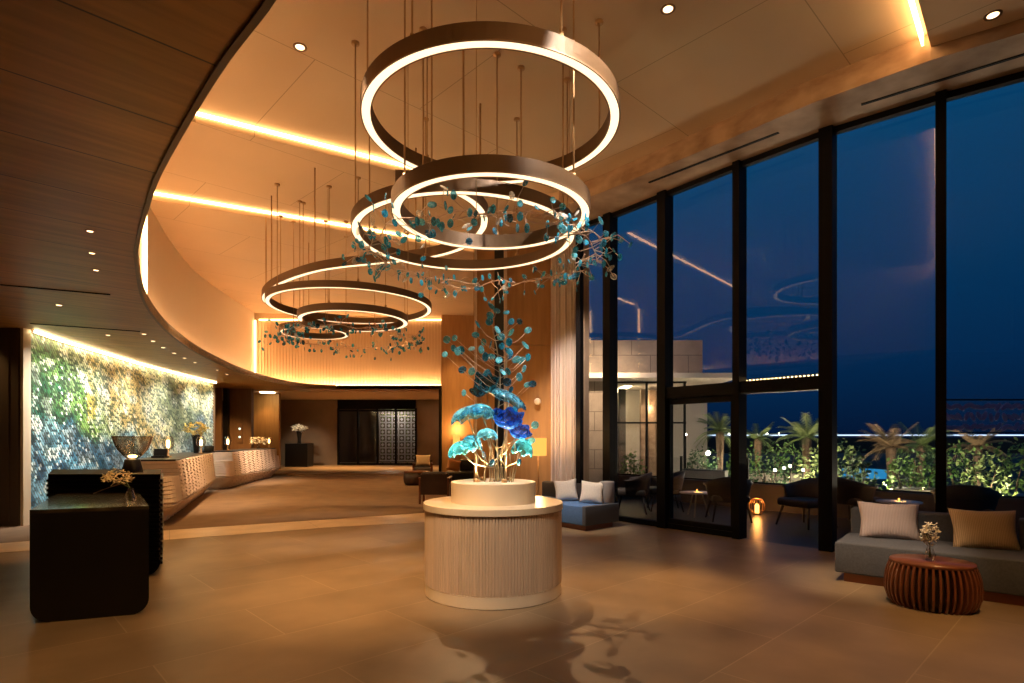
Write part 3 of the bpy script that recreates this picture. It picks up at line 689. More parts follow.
# ================================================================ FLOWERS AND VASES
def bloom(name, m, par, c, rx, rz_, n, size, seed):
    r = random.Random(seed); b = MB()
    for i in range(n):
        th = r.random()*2*pi; ph = math.acos(r.uniform(-1, 1)); k = r.uniform(.55, 1)
        p = Vector((c[0]+rx*k*sin(ph)*cos(th), c[1]+rx*k*sin(ph)*sin(th), c[2]+rz_*k*cos(ph)))
        for j in range(4):
            m3 = Matrix.Rotation(j*pi/2+r.random(), 3, 'Z') @ Matrix.Rotation(r.uniform(-.9, .9), 3, 'Y')
            b.ell(p+m3 @ Vector((size*.6, 0, 0)), (size*.6, size*.35, size*.12), m3, 6, 4)
    return b.build(name, m, par)
def vase(name, label, loc, prof, vm, flower, sm=None, stems=5):
    t = thing(name, label, 'vase', loc)
    MB().lathe(prof, 24, cap=False).build('vase_body', vm, t)
    if flower:
        c, rx, rz_, n, size, fm, seed = flower
        bloom('blossoms', fm, t, c, rx, rz_, n, size, seed)
        b = MB(); r = random.Random(seed)
        for i in range(stems):
            e_ = Vector((c[0]+r.uniform(-rx, rx)*.6, c[1]+r.uniform(-rx, rx)*.6, c[2]))
            b.tube([(r.uniform(-.01, .01), r.uniform(-.01, .01), .03), (0, 0, prof[-1][1]), e_], .003, 5)
        b.build('stems', sm or M['stem'], t)
    return t
GLV = [(.03, 0), (.045, .03), (.048, .06), (.03, .11), (.022, .13), (.026, .15)]

# ---- black desk in front (angled, rounded lower corners)
def skew_desk(fl_, fr_, br_, bl_, h, r, name, label, cat, top_m, ribs=False):
    # front-left, front-right, back-right, back-left plan corners; front outline has rounded lower corners
    cx = sum(p[0] for p in (fl_, fr_, br_, bl_))/4; cy = sum(p[1] for p in (fl_, fr_, br_, bl_))/4
    t = thing(name, label, cat, (cx, cy, 0))
    def outline(a, b):
        a = Vector(a); b = Vector(b); L = (b-a).length; pts = []
        n = 8
        for k in range(n+1): an = pi+pi/2*k/n; pts.append((r+r*cos(an), r+r*sin(an)))
        for k in range(n+1): an = 1.5*pi+pi/2*k/n; pts.append((L-r+r*cos(an), r+r*sin(an)))
        pts += [(L, h-.03), (0, h-.03)]
        d = (b-a)/L; return [(a.x+d.x*u-cx, a.y+d.y*u-cy, max(z, 0)) for u, z in pts]
    A = outline(fl_, fr_); B = outline(bl_, br_); n = len(A)
    body = MB(); body.add(A+B, [tuple(range(n)), tuple(range(2*n-1, n-1, -1))]+[(k, n+k, n+(k+1) % n, (k+1) % n) for k in range(n)])
    body.build('body', M['blackwood'], t)
    q = [(p[0]-cx, p[1]-cy) for p in (fl_, fr_, br_, bl_)]
    MB().prism(q, h-.03, h).build('desk_top', top_m, t)
    if ribs:
        z = .12
        rb = MB()
        while z < h-.04:
            for a, b in ((q[0], q[1]), (q[1], q[2])):
                d = Vector((b[0]-a[0], b[1]-a[1])).normalized(); nn = Vector((d.y, -d.x))*.022
                ins = max(0, (r-z))*.6
                a2 = (a[0]+d.x*ins, a[1]+d.y*ins); b2 = (b[0]-d.x*ins, b[1]-d.y*ins)
                rb.prism([a2, b2, (b2[0]+nn.x, b2[1]+nn.y), (a2[0]+nn.x, a2[1]+nn.y)], z, z+.028)
            z += .055
        rb.build('ribs', M['blackwood'], t)
    return t
M['marble'] = mat('dark_marble', (.10, .075, .04), .12, noise_scale=4, col2=(.03, .025, .02), spec=.8)
skew_desk((-4.02, 4.75), (-3.21, 5.04), (-4.07, 6.22), (-4.93, 6.2), .95, .14, 'welcome_desk', 'smooth black welcome desk with marble top, nearest to the camera at left', 'desk', M['marble'])
M['satin'] = mat('satin_black', (.010, .009, .008), .6, spec=.2)
skew_desk((-5.25, 6.45), (-3.98, 6.45), (-4.58, 7.45), (-6.0, 7.45), 1.14, .16, 'ribbed_desk', 'black horizontally ribbed desk behind the smooth black desk', 'desk', M['satin'], True)
x, y = onfl(130, 504.5, .95)
v = vase('flower_vase', 'small clear glass vase of cream blossom on the smooth black desk', (x, y, .95), GLV, M['clear'], ((-.10, -.02, .24), .14, .055, 34, .028, M['petal'], 3))
bloom('blossoms', M['petal'], v, (-.17, .02, .27), .10, .05, 16, .026, 9)
MB().tube([(-.05, 0, .2), (-.2, 0, .15), (-.33, 0, .10)], .004, 5).build('twig', M['branch'], v)
# bowl lamp
t = thing('bowl_lamp', 'large glass bowl lamp on a black tapered base, on the ribbed desk', 'lamp', (-4.56, 6.85, 1.14))
MB().lathe([(.125, 0), (.125, .01), (.09, .15), (.085, .155)], 6).build('base', M['black'], t)
MB().lathe([(.05, .155), (.10, .20), (.155, .27), (.19, .35), (.208, .42), (.213, .43), (.205, .42), (.187, .35), (.15, .27), (.09, .205)], 40, cap=False).build('bowl', M['amberglass'], t)
MB().ell((0, 0, .19), (.05, .05, .02)).build('bulb', M['bulb'], t)
point('bowl_lamp_glow', (-4.56, 6.80, 1.45), 6)

# ---- reception desks (stone-look scalloped fronts)
def scallop_mat():
    m = mat('scalloped_oak', (.50, .35, .23), .5); n = m.node_tree; b = n.nodes['Principled BSDF']
    tc = n.nodes.new('ShaderNodeTexCoord'); sp = n.nodes.new('ShaderNodeSeparateXYZ'); n.links.new(tc.outputs['Object'], sp.inputs[0])
    nz = n.nodes.new('ShaderNodeTexNoise'); nz.inputs['Scale'].default_value = 2.2; nz.inputs['Detail'].default_value = 2; n.links.new(tc.outputs['Object'], nz.inputs['Vector'])
    cb = n.nodes.new('ShaderNodeCombineXYZ'); n.links.new(sp.outputs['Y'], cb.inputs[0]); n.links.new(sp.outputs['Z'], cb.inputs[1])
    br = n.nodes.new('ShaderNodeTexVoronoi'); br.inputs['Scale'].default_value = 1; mp = n.nodes.new('ShaderNodeMapping'); mp.inputs['Scale'].default_value = (7, 26, 1)
    n.links.new(cb.outputs[0], mp.inputs[0]); n.links.new(mp.outputs[0], br.inputs['Vector'])
    ad = n.nodes.new('ShaderNodeMath'); ad.operation = 'ADD'; n.links.new(br.outputs['Distance'], ad.inputs[0]); n.links.new(nz.outputs['Fac'], ad.inputs[1])
    bp = n.nodes.new('ShaderNodeBump'); bp.inputs['Strength'].default_value = .9; bp.inputs['Distance'].default_value = .03
    n.links.new(ad.outputs[0], bp.inputs['Height']); n.links.new(bp.outputs[0], b.inputs['Normal']); return m
M['scallop'] = mat('scalloped_oak', (.76, .63, .54), .55, noise_amt=.12, noise_scale=3)
def reception(label, p0, ang, L, ext0, ext1, D, m_body):
    # local x = depth away from guests (-x), y = along the desk; origin = near front corner of the upper body
    t = thing('reception_desk', label, 'desk', (p0[0], p0[1], 0), ang)
    def rr(x0, x1, y0, y1, rad, n=6):
        pts = []
        for cx, cy, a0 in ((x1-rad, y0+rad, -pi/2), (x1-rad, y1-rad, 0), (x0+rad, y1-rad, pi/2), (x0+rad, y0+rad, pi)):
            for k in range(n+1): a = a0+pi/2*k/n; pts.append((cx+rad*cos(a), cy+rad*sin(a)))
        return pts
    def dense(pts, st=.045):
        o = []
        for i in range(len(pts)):
            a = Vector(pts[i]); b = Vector(pts[(i+1) % len(pts)]); m = max(1, int((b-a).length/st)) if (b-a).length > .2 and min(a.x, b.x) > -D+.1 else 1
            o += [tuple(a.lerp(b, k/m)) for k in range(m)]
        return o
    def loft(levels, carve):
        b = MB(); P0 = dense(levels[0][0]); fr_ = []
        zs = []; z = levels[0][1]
        while z < levels[-1][1]: zs.append(z); z += .0125
        zs.append(levels[-1][1]); vs = []; fs = []
        D0 = [dense(l[0]) for l in levels]; n = min(len(d) for d in D0)
        def res(pts):
            # resample a level outline to the vertex count of the first
            return [pts[min(len(pts)-1, int(round(k*(len(pts))/n)))] for k in range(n)]
        D0 = [res(d) for d in D0]
        for z in zs:
            j = max(0, min(len(levels)-2, next((q for q in range(len(levels)-1) if levels[q+1][1] >= z), len(levels)-2)))
            tt = (z-levels[j][1])/(levels[j+1][1]-levels[j][1])
            for k in range(n):
                x_, y_ = D0[j][k][0]*(1-tt)+D0[j+1][k][0]*tt, D0[j][k][1]*(1-tt)+D0[j+1][k][1]*tt
                if carve and x_ > -D+.1:
                    ph = z/.078+.50*sin(y_*14.0+2*noise.noise(Vector((y_*1.2, z*2, 3))))*(1 if int(z/.078) % 2 else -1)*0+.42*sin(y_*13.0)+1.0*noise.noise(Vector((y_*.8, z*1.5, 9)))
                    dd_ = .034*(1-(ph-math.floor(ph)))
                    if y_ < .02: y_ -= dd_*.6; 
                    else: x_ += dd_
                vs.append((x_, y_, z))
        for j in range(len(zs)-1):
            for k in range(n): k2 = (k+1) % n; fs.append((j*n+k, j*n+k2, (j+1)*n+k2, (j+1)*n+k))
        fs.append(tuple(range(n))[::-1]); fs.append(tuple((len(zs)-1)*n+k for k in range(n))); return b.add(vs, fs)
    lv = []
    for z, o in ((0, -.24), (.05, -.22), (.22, -.06), (.36, .05), (.375, .0), (.385, .0), (.40, .05), (.62, .03), (.85, 0)):
        lv.append((rr(-D, o, -ext0-o*.8, L+ext1+o*.8, .15), z))
    loft(lv, True).build('lower_body', m_body, t)
    loft([(rr(-D, 0, 0, L, .02), .85), (rr(-D, -.03, 0, L, .02), 1.12)], True).build('upper_body', m_body, t)
    MB().box((-D/2-.03, L/2, 1.135), (D-.05, L+.01, .03)).build('counter_top', M['black'], t)
    return t
u1 = Vector((-8.55+6.25, 16.3-10.7)); reception('nearer reception desk with carved scalloped wood front and black top', (-6.25, 10.7), atan2(u1.y, u1.x)-pi/2, u1.length, .65, .1, .75, M['scallop'])
u2 = Vector((-9.36+8.63, 22.6-17.6)); reception('farther reception desk with pale scalloped wood front and black top', (-8.60, 17.6), atan2(u2.y, u2.x)-pi/2, u2.length, .55, .35, .75, M['scallop'])
def globe_lamp(label, x, y):
    t = thing('globe_lamp', label, 'lamp', (x, y, 1.15), 0, 'glass globe lamps on the reception desks')
    MB().lathe([(.07, 0), (.07, .015), (.012, .02), (.012, .16)], 16).build('base', M['rod'], t)
    MB().lathe([(.03, .15), (.09, .20), (.115, .28), (.105, .36), (.075, .43), (.07, .44)], 20, cap=False).build('glass_shade', M['amberglass'], t)
    MB().lathe([(.028, .20), (.035, .24), (.035, .33), (.02, .36)], 12).build('bulb', M['bulb'], t)
    point('globe_lamp_glow', (x, y, 1.42), 5, rad=.03)
globe_lamp('glass globe lamp at the near end of the nearer reception desk', -7.24, 12.0)
globe_lamp('glass globe lamp beside the yellow flowers on the nearer reception desk', -8.02, 14.7)
globe_lamp('glass globe lamp at the near end of the farther reception desk', -8.90, 17.85)
globe_lamp('glass globe lamp at the far end of the farther reception desk', -9.42, 22.1)
MB().box((0, 0, .09), (.34, .05, .18)).build('x', M['black']) if False else None
for (x, y, l) in ((-7.0, 11.5, 'small black card holder at the near end of the nearer reception desk'), (-8.2, 15.6, 'small black card holder at the far end of the nearer reception desk')):
    b = MB(); b.box((0, 0, .02), (.26, .16, .04)); b.box((0, .02, .10), (.26, .03, .16), 0, -.2); tag(b.build('card_holder', M['black'], None, (x-.1, y, 1.15)), l, 'card holder')
v = vase('flower_vase', 'dark vase of yellow flowers on the nearer reception desk', (-8.42, 15.2, 1.15), [(.06, 0), (.07, .1), (.10, .40), (.12, .48)], M['black'], ((0, 0, .66), .32, .20, 60, .06, M['petal_y'], 5))
v = vase('orchid_vase', 'low vase of pale orchids on the farther reception desk', (-9.30, 20.9, 1.15), [(.05, 0), (.06, .08), (.05, .14)], M['clear'], ((0, 0, .30), .34, .14, 30, .07, M['petal'], 6))

t = thing('call_panel', 'slim metal panel with two small pale green lights in the lift lobby', 'panel', (-10.62, 22.235, 1.75))
MB().box((0, 0, 0), (.22, .02, .75)).build('plate', M['bronze'], t)
mg = emit('call_light', (.75, 1, .7), 1.6)
for dz in (-.16, .16): MB().ell((0, -.012, dz), (.038, .01, .038), None, 10, 6).build('indicator_light', mg, t)
# ---- foyer pedestal with vase
t = thing('cube_plinth', 'tall black cube plinth against the far foyer wall', 'plinth', (-10.78, 28.9, .10))
MB().box((0, 0, .58), (1.12, .9, 1.16)).build('body', M['black'], t, bevel=.01); MB().box((0, 0, 1.165), (1.14, .92, .02)).build('top', M['black'], t)
vase('flower_vase', 'slim black vase of white lilies on the black cube plinth', (-10.75, 28.8, 1.275), [(.10, 0), (.08, .2), (.13, .55), (.16, .62)], M['black'], ((0, 0, .78), .40, .16, 46, .10, M['petal_w'], 8))
spot('plinth_spot', (-10.4, 26.6, 3.55), (-10.75, 28.9, 1.6), 160, 50, 1.0, (1, .78, .5))

# ================================================================ RIGHT SOFA, TABLE
def pillow(name, m, w, h, d, parent=None, loc=None, rot=(0, 0, 0), label=None, cat='cushion', ribs=False):
    b = MB(); n = 18; vs = []; fs = []
    for side in (1, -1):
        for j in range(n+1):
            for i in range(n+1):
                u = -1+2*i/n; v_ = -1+2*j/n
                th = ((1-abs(u)**3.2)*(1-abs(v_)**3.2)); th = max(th, 0)**.5
                pinch_u = 1-.10*(1-abs(v_)**1.5); pinch_v = 1-.10*(1-abs(u)**1.5)
                dz = side*d/2*th
                if ribs: dz *= 1+.05*sin(u*26)
                vs.append((u*w/2*pinch_v if False else u*w/2*pinch_u, dz, v_*h/2*pinch_v))
    K = (n+1)**2
    for s in range(2):
        for j in range(n):
            for i in range(n):
                a = s*K+j*(n+1)+i; q = (a, a+1, a+n+2, a+n+1); fs.append(q if s == 1 else q[::-1])
    b.add(vs, fs, True); o = b.build(name, m, parent); o.location = loc; o.rotation_euler = rot
    bm = bmesh.new(); bm.from_mesh(o.data); bmesh.ops.remove_doubles(bm, verts=bm.verts, dist=.0005); bmesh.ops.recalc_face_normals(bm, faces=bm.faces); bm.to_mesh(o.data); bm.free()
    if label: tag(o, label, cat)
    return o
def ribbed(name, c, c2, scale=22):
    m = mat(name, c, .85); n = m.node_tree; b = n.nodes['Principled BSDF']; tc = n.nodes.new('ShaderNodeTexCoord'); wv = n.nodes.new('ShaderNodeTexWave')
    wv.inputs['Scale'].default_value = scale; wv.inputs['Distortion'].default_value = 1.2; wv.bands_direction = 'X'; n.links.new(tc.outputs['Object'], wv.inputs[0])
    r = n.nodes.new('ShaderNodeValToRGB'); r.color_ramp.elements[0].color = (*c2, 1); r.color_ramp.elements[1].color = (*c, 1); n.links.new(wv.outputs['Fac'], r.inputs[0]); n.links.new(r.outputs[0], b.inputs['Base Color'])
    bp = n.nodes.new('ShaderNodeBump'); bp.inputs['Strength'].default_value = .5; bp.inputs['Distance'].default_value = .01; n.links.new(wv.outputs['Fac'], bp.inputs['Height']); n.links.new(bp.outputs[0], b.inputs['Normal']); return m
M['pink'] = ribbed('mauve_ribbed', (.66, .56, .56), (.52, .43, .43)); M['gold'] = ribbed('gold_ribbed', (.72, .56, .36), (.52, .38, .22))
SA = atan2(-.64, .77)   # sofa runs along local +x
t = thing('long_sofa', 'long low charcoal sofa by the right hand windows', 'sofa', (3.51, 6.20, 0), SA)
LS = 3.3
MB().box((LS/2, .40, .05), (LS-.16, .72, .10)).build('plinth', M['plinth'], t)
MB().rbox((LS/2, .40, .26), (LS, .82, .33), .02).build('seat', M['grey_fab'], t)
for k in range(4):
    w = .60 if k == 0 else .86; x0 = (0.02, .64, 1.52, 2.40)[k]
    MB().rbox((x0+w/2, .88, .42), (w-.012, .20, .60), .03).build('backrest', M['grey_fab'], t)
def sofa_pt(u, v): return (3.51+cos(SA)*u-sin(SA)*v, 6.20+sin(SA)*u+cos(SA)*v)
x, y = sofa_pt(.42, .66); pillow('throw_pillow', M['pink'], .60, .44, .17, None, (x, y, .61), (-.32, 0, SA+.25), 'mauve ribbed pillow at the left end of the long charcoal sofa')
x, y = sofa_pt(1.25, .62); pillow('throw_pillow', M['gold'], .58, .44, .18, None, (x, y, .60), (-.34, 0, SA+.32), 'golden ribbed pillow on the long charcoal sofa behind the slatted table')
# slatted oval table
t = thing('slatted_table', 'dark red wood drum table of curved vertical slats before the long sofa', 'table', (3.88, 5.27, 0), SA+.1); t.scale = (.85, .85, 1)
MB().lathe([(.375, .385), (.385, .39), (.387, .405), (.382, .42), (.01, .42)], 48, sx=1.0, sy=.86).build('table_top', M['redwood'], t)
MB().lathe([(.36, .02), (.40, .10), (.40, .22), (.36, .385)], 40, sx=.95, sy=.80).build('inner_drum', M['dkwood'], t)
MB().lathe([(.34, 0), (.34, .03)], 40, sx=1, sy=.86).build('base', M['dkwood'], t)
for k in range(44):
    a = 2*pi*k/44; b = MB(); vs = []
    for z, r_ in ((.0, .37), (.05, .41), (.12, .435), (.20, .44), (.28, .43), (.34, .412), (.39, .39)):
        for dr, da in ((-.035, -.022), (.0, -.025), (.0, .025), (-.035, .022)):
            rr_ = r_+dr; vs.append((rr_*cos(a+da*.44/r_), rr_*sin(a+da*.44/r_)*.86, z))
    fs = []
    for j in range(6):
        for q in range(4): fs.append((j*4+q, j*4+(q+1) % 4, (j+1)*4+(q+1) % 4, (j+1)*4+q))
    fs += [(3, 2, 1, 0), (24, 25, 26, 27)]
    b.add(vs, fs).build('slat', M['redwood'], t)
x, y = onfl(930, 561, .42)
vase('flower_vase', 'clear bud vase of white blossom on the slatted drum table', (x, y, .42), [(.03, 0), (.043, .03), (.045, .06), (.03, .10), (.018, .13), (.022, .14)], M['clear'], ((0, 0, .25), .075, .11, 85, .021, M['petal_w'], 12))

# ================================================================ MIDDLE SOFA, LAMP, CURTAIN
S2 = atan2(.764, -.645)   # local +x runs away along the window; origin = near room-side corner
t = thing('daybed_sofa', 'blue and grey daybed sofa beside the white curtain', 'sofa', (1.22, 9.42, 0), S2)
MB().box((.95, -.42, .045), (1.75, .70, .09)).build('plinth', M['plinth'], t)
MB().rbox((.98, -.42, .25), (1.83, .86, .32), .02).build('seat', M['blue_fab'], t)
MB().rbox((.04, -.425, .252), (.08, .875, .328), .02).build('end_section', M['grey_fab'], t)
MB().rbox((1.0, -.80, .52), (1.7, .16, .36), .04).build('backrest', M['dkgrey_fab'], t)
MB().lathe([(.12, 0), (.13, .02), (.13, .36), (.12, .38)], 24).build('bolster', mat('light_grey_fabric', (.34, .33, .35), .85, noise_amt=.15, noise_scale=60), t, (.16, -.72, .41))
def d_pt(u, v): return (1.22+cos(S2)*u-sin(S2)*v, 9.42+sin(S2)*u+cos(S2)*v)
x, y = (1.40, 9.95); pillow('throw_pillow', M['white_fab'], .42, .40, .15, None, (x, y, .60), (-.3, .08, -.25), 'white square pillow nearer the window end of the blue daybed sofa')
x, y = (.98, 10.35); pillow('throw_pillow', M['white_fab'], .42, .40, .15, None, (x, y, .60), (-.3, -.1, -.05), 'white square pillow nearest the curtain on the blue daybed sofa')
t = thing('floor_lamp', 'slim floor lamp with glowing cylinder shade against the brown wall', 'lamp', (.52, 11.3, 0))
MB().lathe([(.14, 0), (.14, .02), (.02, .03)], 24).build('base', M['rod'], t)
MB().tube([(0, 0, .02), (0, 0, 1.25)], .014, 8).build('pole', M['rod'], t)
MB().lathe([(.165, 1.20), (.165, 1.55)], 28, cap=False).build('lamp_shade', M['shade'], t)
point('floor_lamp_glow', (.52, 11.3, 1.62), 25)
t = thing('sconce_lamp', 'small glowing cylinder lamp on the distant brown pier', 'lamp', (-2.17, 22.25, 1.2))
MB().tube([(0, 0, -.2), (0, 0, .1)], .02, 8).build('stem', M['rod'], t); MB().lathe([(.14, .12), (.14, .45)], 20, cap=False).build('lamp_shade', M['shade'], t); MB().box((0, .08, 0), (.06, .16, .1)).build('bracket', M['rod'], t)
point('sconce_glow', (-2.17, 22.0, 1.9), 25)
o = MB(); o.lathe([(.06, 0), (.075, .015), (.06, .03)], 16); ob = tag(o.build('wall_lamp', M['cream_top'], None, (.56, 12.52, 2.35)), 'small round pale disc fitting on the brown wall by the curtain', 'light'); ob.rotation_euler = (pi/2, 0, 0)
cu = MB(); vs = []; fs = []; K = 201
for z in (.02, 2.0, 4.0, 5.8):
    for k in range(K):
        s = k/(K-1); am = .05-.004*z; vs.append((.83+s*.50+.012*sin(s*31), 12.2-.35*s+am*sin(s*52+.6*sin(s*9)+.05*z), z))
for j in range(3):
    for k in range(K-1): fs.append((j*K+k, j*K+k+1, (j+1)*K+k+1, (j+1)*K+k))
cu.add(vs, fs, True)
ob = cu.build('window_curtain', M['curtain']); tag(ob, 'tall pleated white curtain drawn back at the end of the window wall', 'curtain')
n_ = M['curtain'].node_tree; tl = n_.nodes.new('ShaderNodeBsdfTranslucent'); tl.inputs[0].default_value = (.7, .62, .54, 1); mx = n_.nodes.new('ShaderNodeMixShader'); mx.inputs[0].default_value = .3
n_.links.new(n_.nodes['Principled BSDF'].outputs[0], mx.inputs[1]); n_.links.new(tl.outputs[0], mx.inputs[2]); n_.links.new(mx.outputs[0], n_.nodes['Material Output'].inputs[0])

# ================================================================ FAR LOUNGE GROUP
def club_chair(label, loc, rz, fab):
    t = thing('lounge_chair', label, 'armchair', loc, rz)
    for sx_ in (-.33, .33):
        for sy_ in (-.30, .30): MB().box((sx_, sy_, .30), (.045, .045, .60)).build('leg', M['redwood'], t)
        MB().box((sx_, 0, .61), (.06, .70, .03)).build('armrest', M['redwood'], t)
    MB().rbox((0, -.02, .38), (.60, .60, .16), .04).build('seat', fab, t)
    b = MB(); b.box((0, .33, .46), (.62, .03, .46)); b.box((0, .34, .70), (.70, .05, .03)); b.build('back_panel', M['dkwood'], t)
    MB().rbox((0, .24, .58), (.56, .13, .36), .04).build('backrest', fab, t)
    return t
club_chair('wood framed lounge chair with its back to us, left of the pedestal', (-1.82, 13.6, 0), pi, M['dkgrey_fab'])
c = club_chair('lounge chair facing us beyond the dark drum table', (-3.32, 21.2, 0), .1, M['dkgrey_fab']); c.rotation_euler = (0, 0, .1)
pillow('throw_pillow', M['gold'], .55, .42, .15, None, (-3.30, 21.15, .72), (-.2, 0, .1), 'gold pillow on the lounge chair facing us')
t = thing('drum_table', 'dark red drum coffee table in the far lounge group', 'table', (-3.15, 18.9, 0))
MB().lathe([(.36, 0), (.44, .1), (.45, .25), (.42, .42)], 32).build('body', M['dkwood'], t); MB().lathe([(.43, .42), (.43, .45), (.01, .45)], 32).build('table_top', M['redwood'], t)
t = thing('low_sofa', 'black low sofa beside the distant brown pier', 'sofa', (-1.62, 19.6, 0), 0)
MB().rbox((-.1, 0, .24), (1.1, .9, .34), .03).build('seat', M['black'], t); MB().rbox((.25, .35, .55), (.9, .2, .5), .04).build('backrest', M['black'], t); MB().rbox((.45, 0, .45), (.18, .9, .5), .04).build('armrest', M['black'], t)
for i in range(2): MB().box((-.5+i*.9, -.3, .04), (.06, .06, .08)).build('leg', M['dkwood'], t)
pillow('throw_pillow', mat('orange_fabric', (.55, .25, .09), .85), .5, .42, .15, None, (-2.0, 19.5, .62), (-.2, .3, .5), 'orange pillow on the black low sofa')

# ================================================================ DOWNLIGHTS AND SENSORS
def downlight(x, y, z, label, r=.045, grp=None, tilt=True):
    t = thing('downlight', label, 'downlight', (x, y, z), 0, grp)
    MB().lathe([(r*.75, .0), (r*1.1, -.004), (r*1.12, .0), (r*1.12, .01), (r*.75, .01)], 20, cap=False).build('trim_ring', M['bronze'], t)
    MB().lathe([(r*.72, -.001), (r*.72, .004)], 16).build('lamp_disc', M['down'], t)
for px, py, z, l in ((300, 47, ZC, 'recessed ceiling spot left of the topmost ring'), (668, 9, ZC, 'recessed ceiling spot right of the topmost ring'), (993, 15, ZP, 'recessed ceiling spot at the upper right corner above the windows')):
    x, y = atz(px, py, z); downlight(x, y, z-.004, l, .07)
SP = [(90, 231), (92, 253), (96, 270), (59, 305), (144, 334), (153, 341), (163, 347.5), (174, 353), (184.5, 358), (195, 362.5), (217, 370), (227, 374.5), (108, 335)]
for k, (px, py) in enumerate(SP):
    x, y = atz(px, py, ZL)
    downlight(x, y, ZL-.004, ('one of three small spots in a row in the near wood ceiling' if k < 3 else 'one of the small spots dotted along the curved edge of the wood ceiling'), .035 if k < 3 else .05, 'near ceiling spots' if k < 3 else 'small spots in the wood ceiling')
for a_, b_, l in (((0, 284), (110, 294), 'thin track slot in the near wood ceiling'), ((30, 323), (140, 331), 'thin track slot in the wood ceiling above the mural')):
    p = atz(*a_, ZL); q = atz(*b_, ZL); tag(MB().wallstrip([p, q], ZL-.012, ZL-.001, .03).build('air_diffuser', M['black_m']), l, 'vent')
x, y = atz(319, 212, 6.0)
for k in range(7):
    i = int(4+k*(len(MUR)-6)/6); q = offset_path(MUR, -1.05)[i]; m_2 = MUR[i]
    spot('mural_washer', (q[0], q[1], 3.42), (m_2[0], m_2[1], 1.4), 165, 110, 1.0, (1, .91, .76), .05)
# wood ceiling beam lamps, plus unseen fills added to brighten foyer and lift recess
for x, y, p in ((-3.6, 4.2, 25), (-5.2, 8.8, 50), (-6.6, 12.6, 60), (-7.6, 15.2, 60), (-8.4, 19.2, 70), (-7.0, 27.5, 150), (-3.8, 27.5, 130), (-9.3, 28.2, 150), (-10.3, 20.9, 70), (-11., 21.2, 60)):
    spot('ceiling_beam_or_fill', (x+.05, y, 3.45), (x+.3, y-.1, 0), p*3.5, 95, 1.0, WARM)
for x, y in ((-4.2, 4.6), (-6.3, 6.0)): spot('wall_panel_beam', (x-3, y+3.6, 3.45), (x-3, y+4.5, 0), 20, 90, 1.0, WARM)

# ================================================================ OUTSIDE
struct(MB().prism([(1.4, 11.4)]+FAC[1:]+[(20, 4), (20, 14.), (10, 18.), (1.4, 24)], -.25, -.02).build('floor_terrace', M['terrace']))
struct(MB().box((100, 190, -.6), (600, 420, .1)).build('ground', M['ground']))
# parapet and glass balustrade parallel to the windows
par = [(2.6, 15.9), (4.1, 14.1), (5.2, 12.75), (6.4, 11.35), (7.6, 10.15), (9.2, 8.85), (11.5, 7.4)]
struct(MB().wallstrip(par, -.02, .54, .3).build('wall_terrace', M['parapet']))
for i in range(len(par)-1):
    a = Vector(par[i]); b = Vector(par[i+1]); t = thing('glass_balustrade', 'frameless glass balustrade panel with dark posts on the terrace parapet', 'balustrade', (a.x, a.y, .54), 0, 'terrace balustrade panels')
    d = b-a; ang = atan2(d.y, d.x); n2 = Vector((-d.y, d.x)).normalized()*.15
    MB().box((d.x/2+n2.x, d.y/2+n2.y, .27), (d.length-.1, .012, .5), ang).build('glass_panel', M['glass'], t)
    MB().box((n2.x, n2.y, .28), (.05, .05, .56), ang).build('post', M['black_m'], t)
    MB().box((d.x/2+n2.x, d.y/2+n2.y, .015), (d.length, .06, .03), ang).build('bottom_rail', M['black_m'], t)
# lantern
x, y = onfl(757, 513.5); t = thing('candle_lantern', 'round slatted glowing candle lantern on the terrace floor', 'lantern', (x, y, -.02))
for k in range(16):
    a = 2*pi*k/16; MB().tube([(.08*cos(a), .08*sin(a), .02), (.15*cos(a), .15*sin(a), .10), (.15*cos(a), .15*sin(a), .22), (.09*cos(a), .09*sin(a), .32)], .006, 5).build('slat', M['rod'], t)
MB().lathe([(.09, 0), (.09, .025)], 20).build('base', M['rod'], t); MB().lathe([(.09, .31), (.09, .325), (.06, .33)], 20, cap=False).build('rim', M['rod'], t)
MB().lathe([(.04, .03), (.04, .19), (.02, .22)], 12).build('candle', M['lantern'], t)
point('lantern_glow', (x, y-.02, .28), 7, (1, .42, .10), .05)
def terrace_chair(label, loc, rz, first=[None]):
    if first[0]: return dup(first[0], loc, rz, label)
    t = thing('terrace_armchair', label, 'armchair', loc, rz); first[0] = t; t.scale = (1.12, 1.12, 1.12)
    for sx_ in (-1, 1):
        for sy_ in (-1, 1): MB().tube([(sx_*.24, sy_*.22, .34), (sx_*.31, sy_*.30, 0)], .022, 6, .014).build('leg', M['rattan'], t)
    MB().rbox((0, -.02, .38), (.60, .58, .12), .04).build('seat', M['rattan'], t)
    b = MB(); n = 20; vs = []; fs = []
    for j, (z, r_) in enumerate(((.34, .31), (.46, .34), (.60, .37), (.76, .40))):
        for k in range(n+1):
            a = radians(-15+210*k/n); zz = z if j < 3 else z-.16*(1-sin(max(0, min(pi, a))))
            vs.append((r_*cos(a), r_*sin(a)*.95, zz))
    for j in range(3):
        for k in range(n): a = j*(n+1)+k; fs.append((a, a+1, a+n+2, a+n+1))
    o = b.add(vs, fs, True).build('backrest', M['rattan'], t); sm = o.modifiers.new('s', 'SOLIDIFY'); sm.thickness = .035
    return t
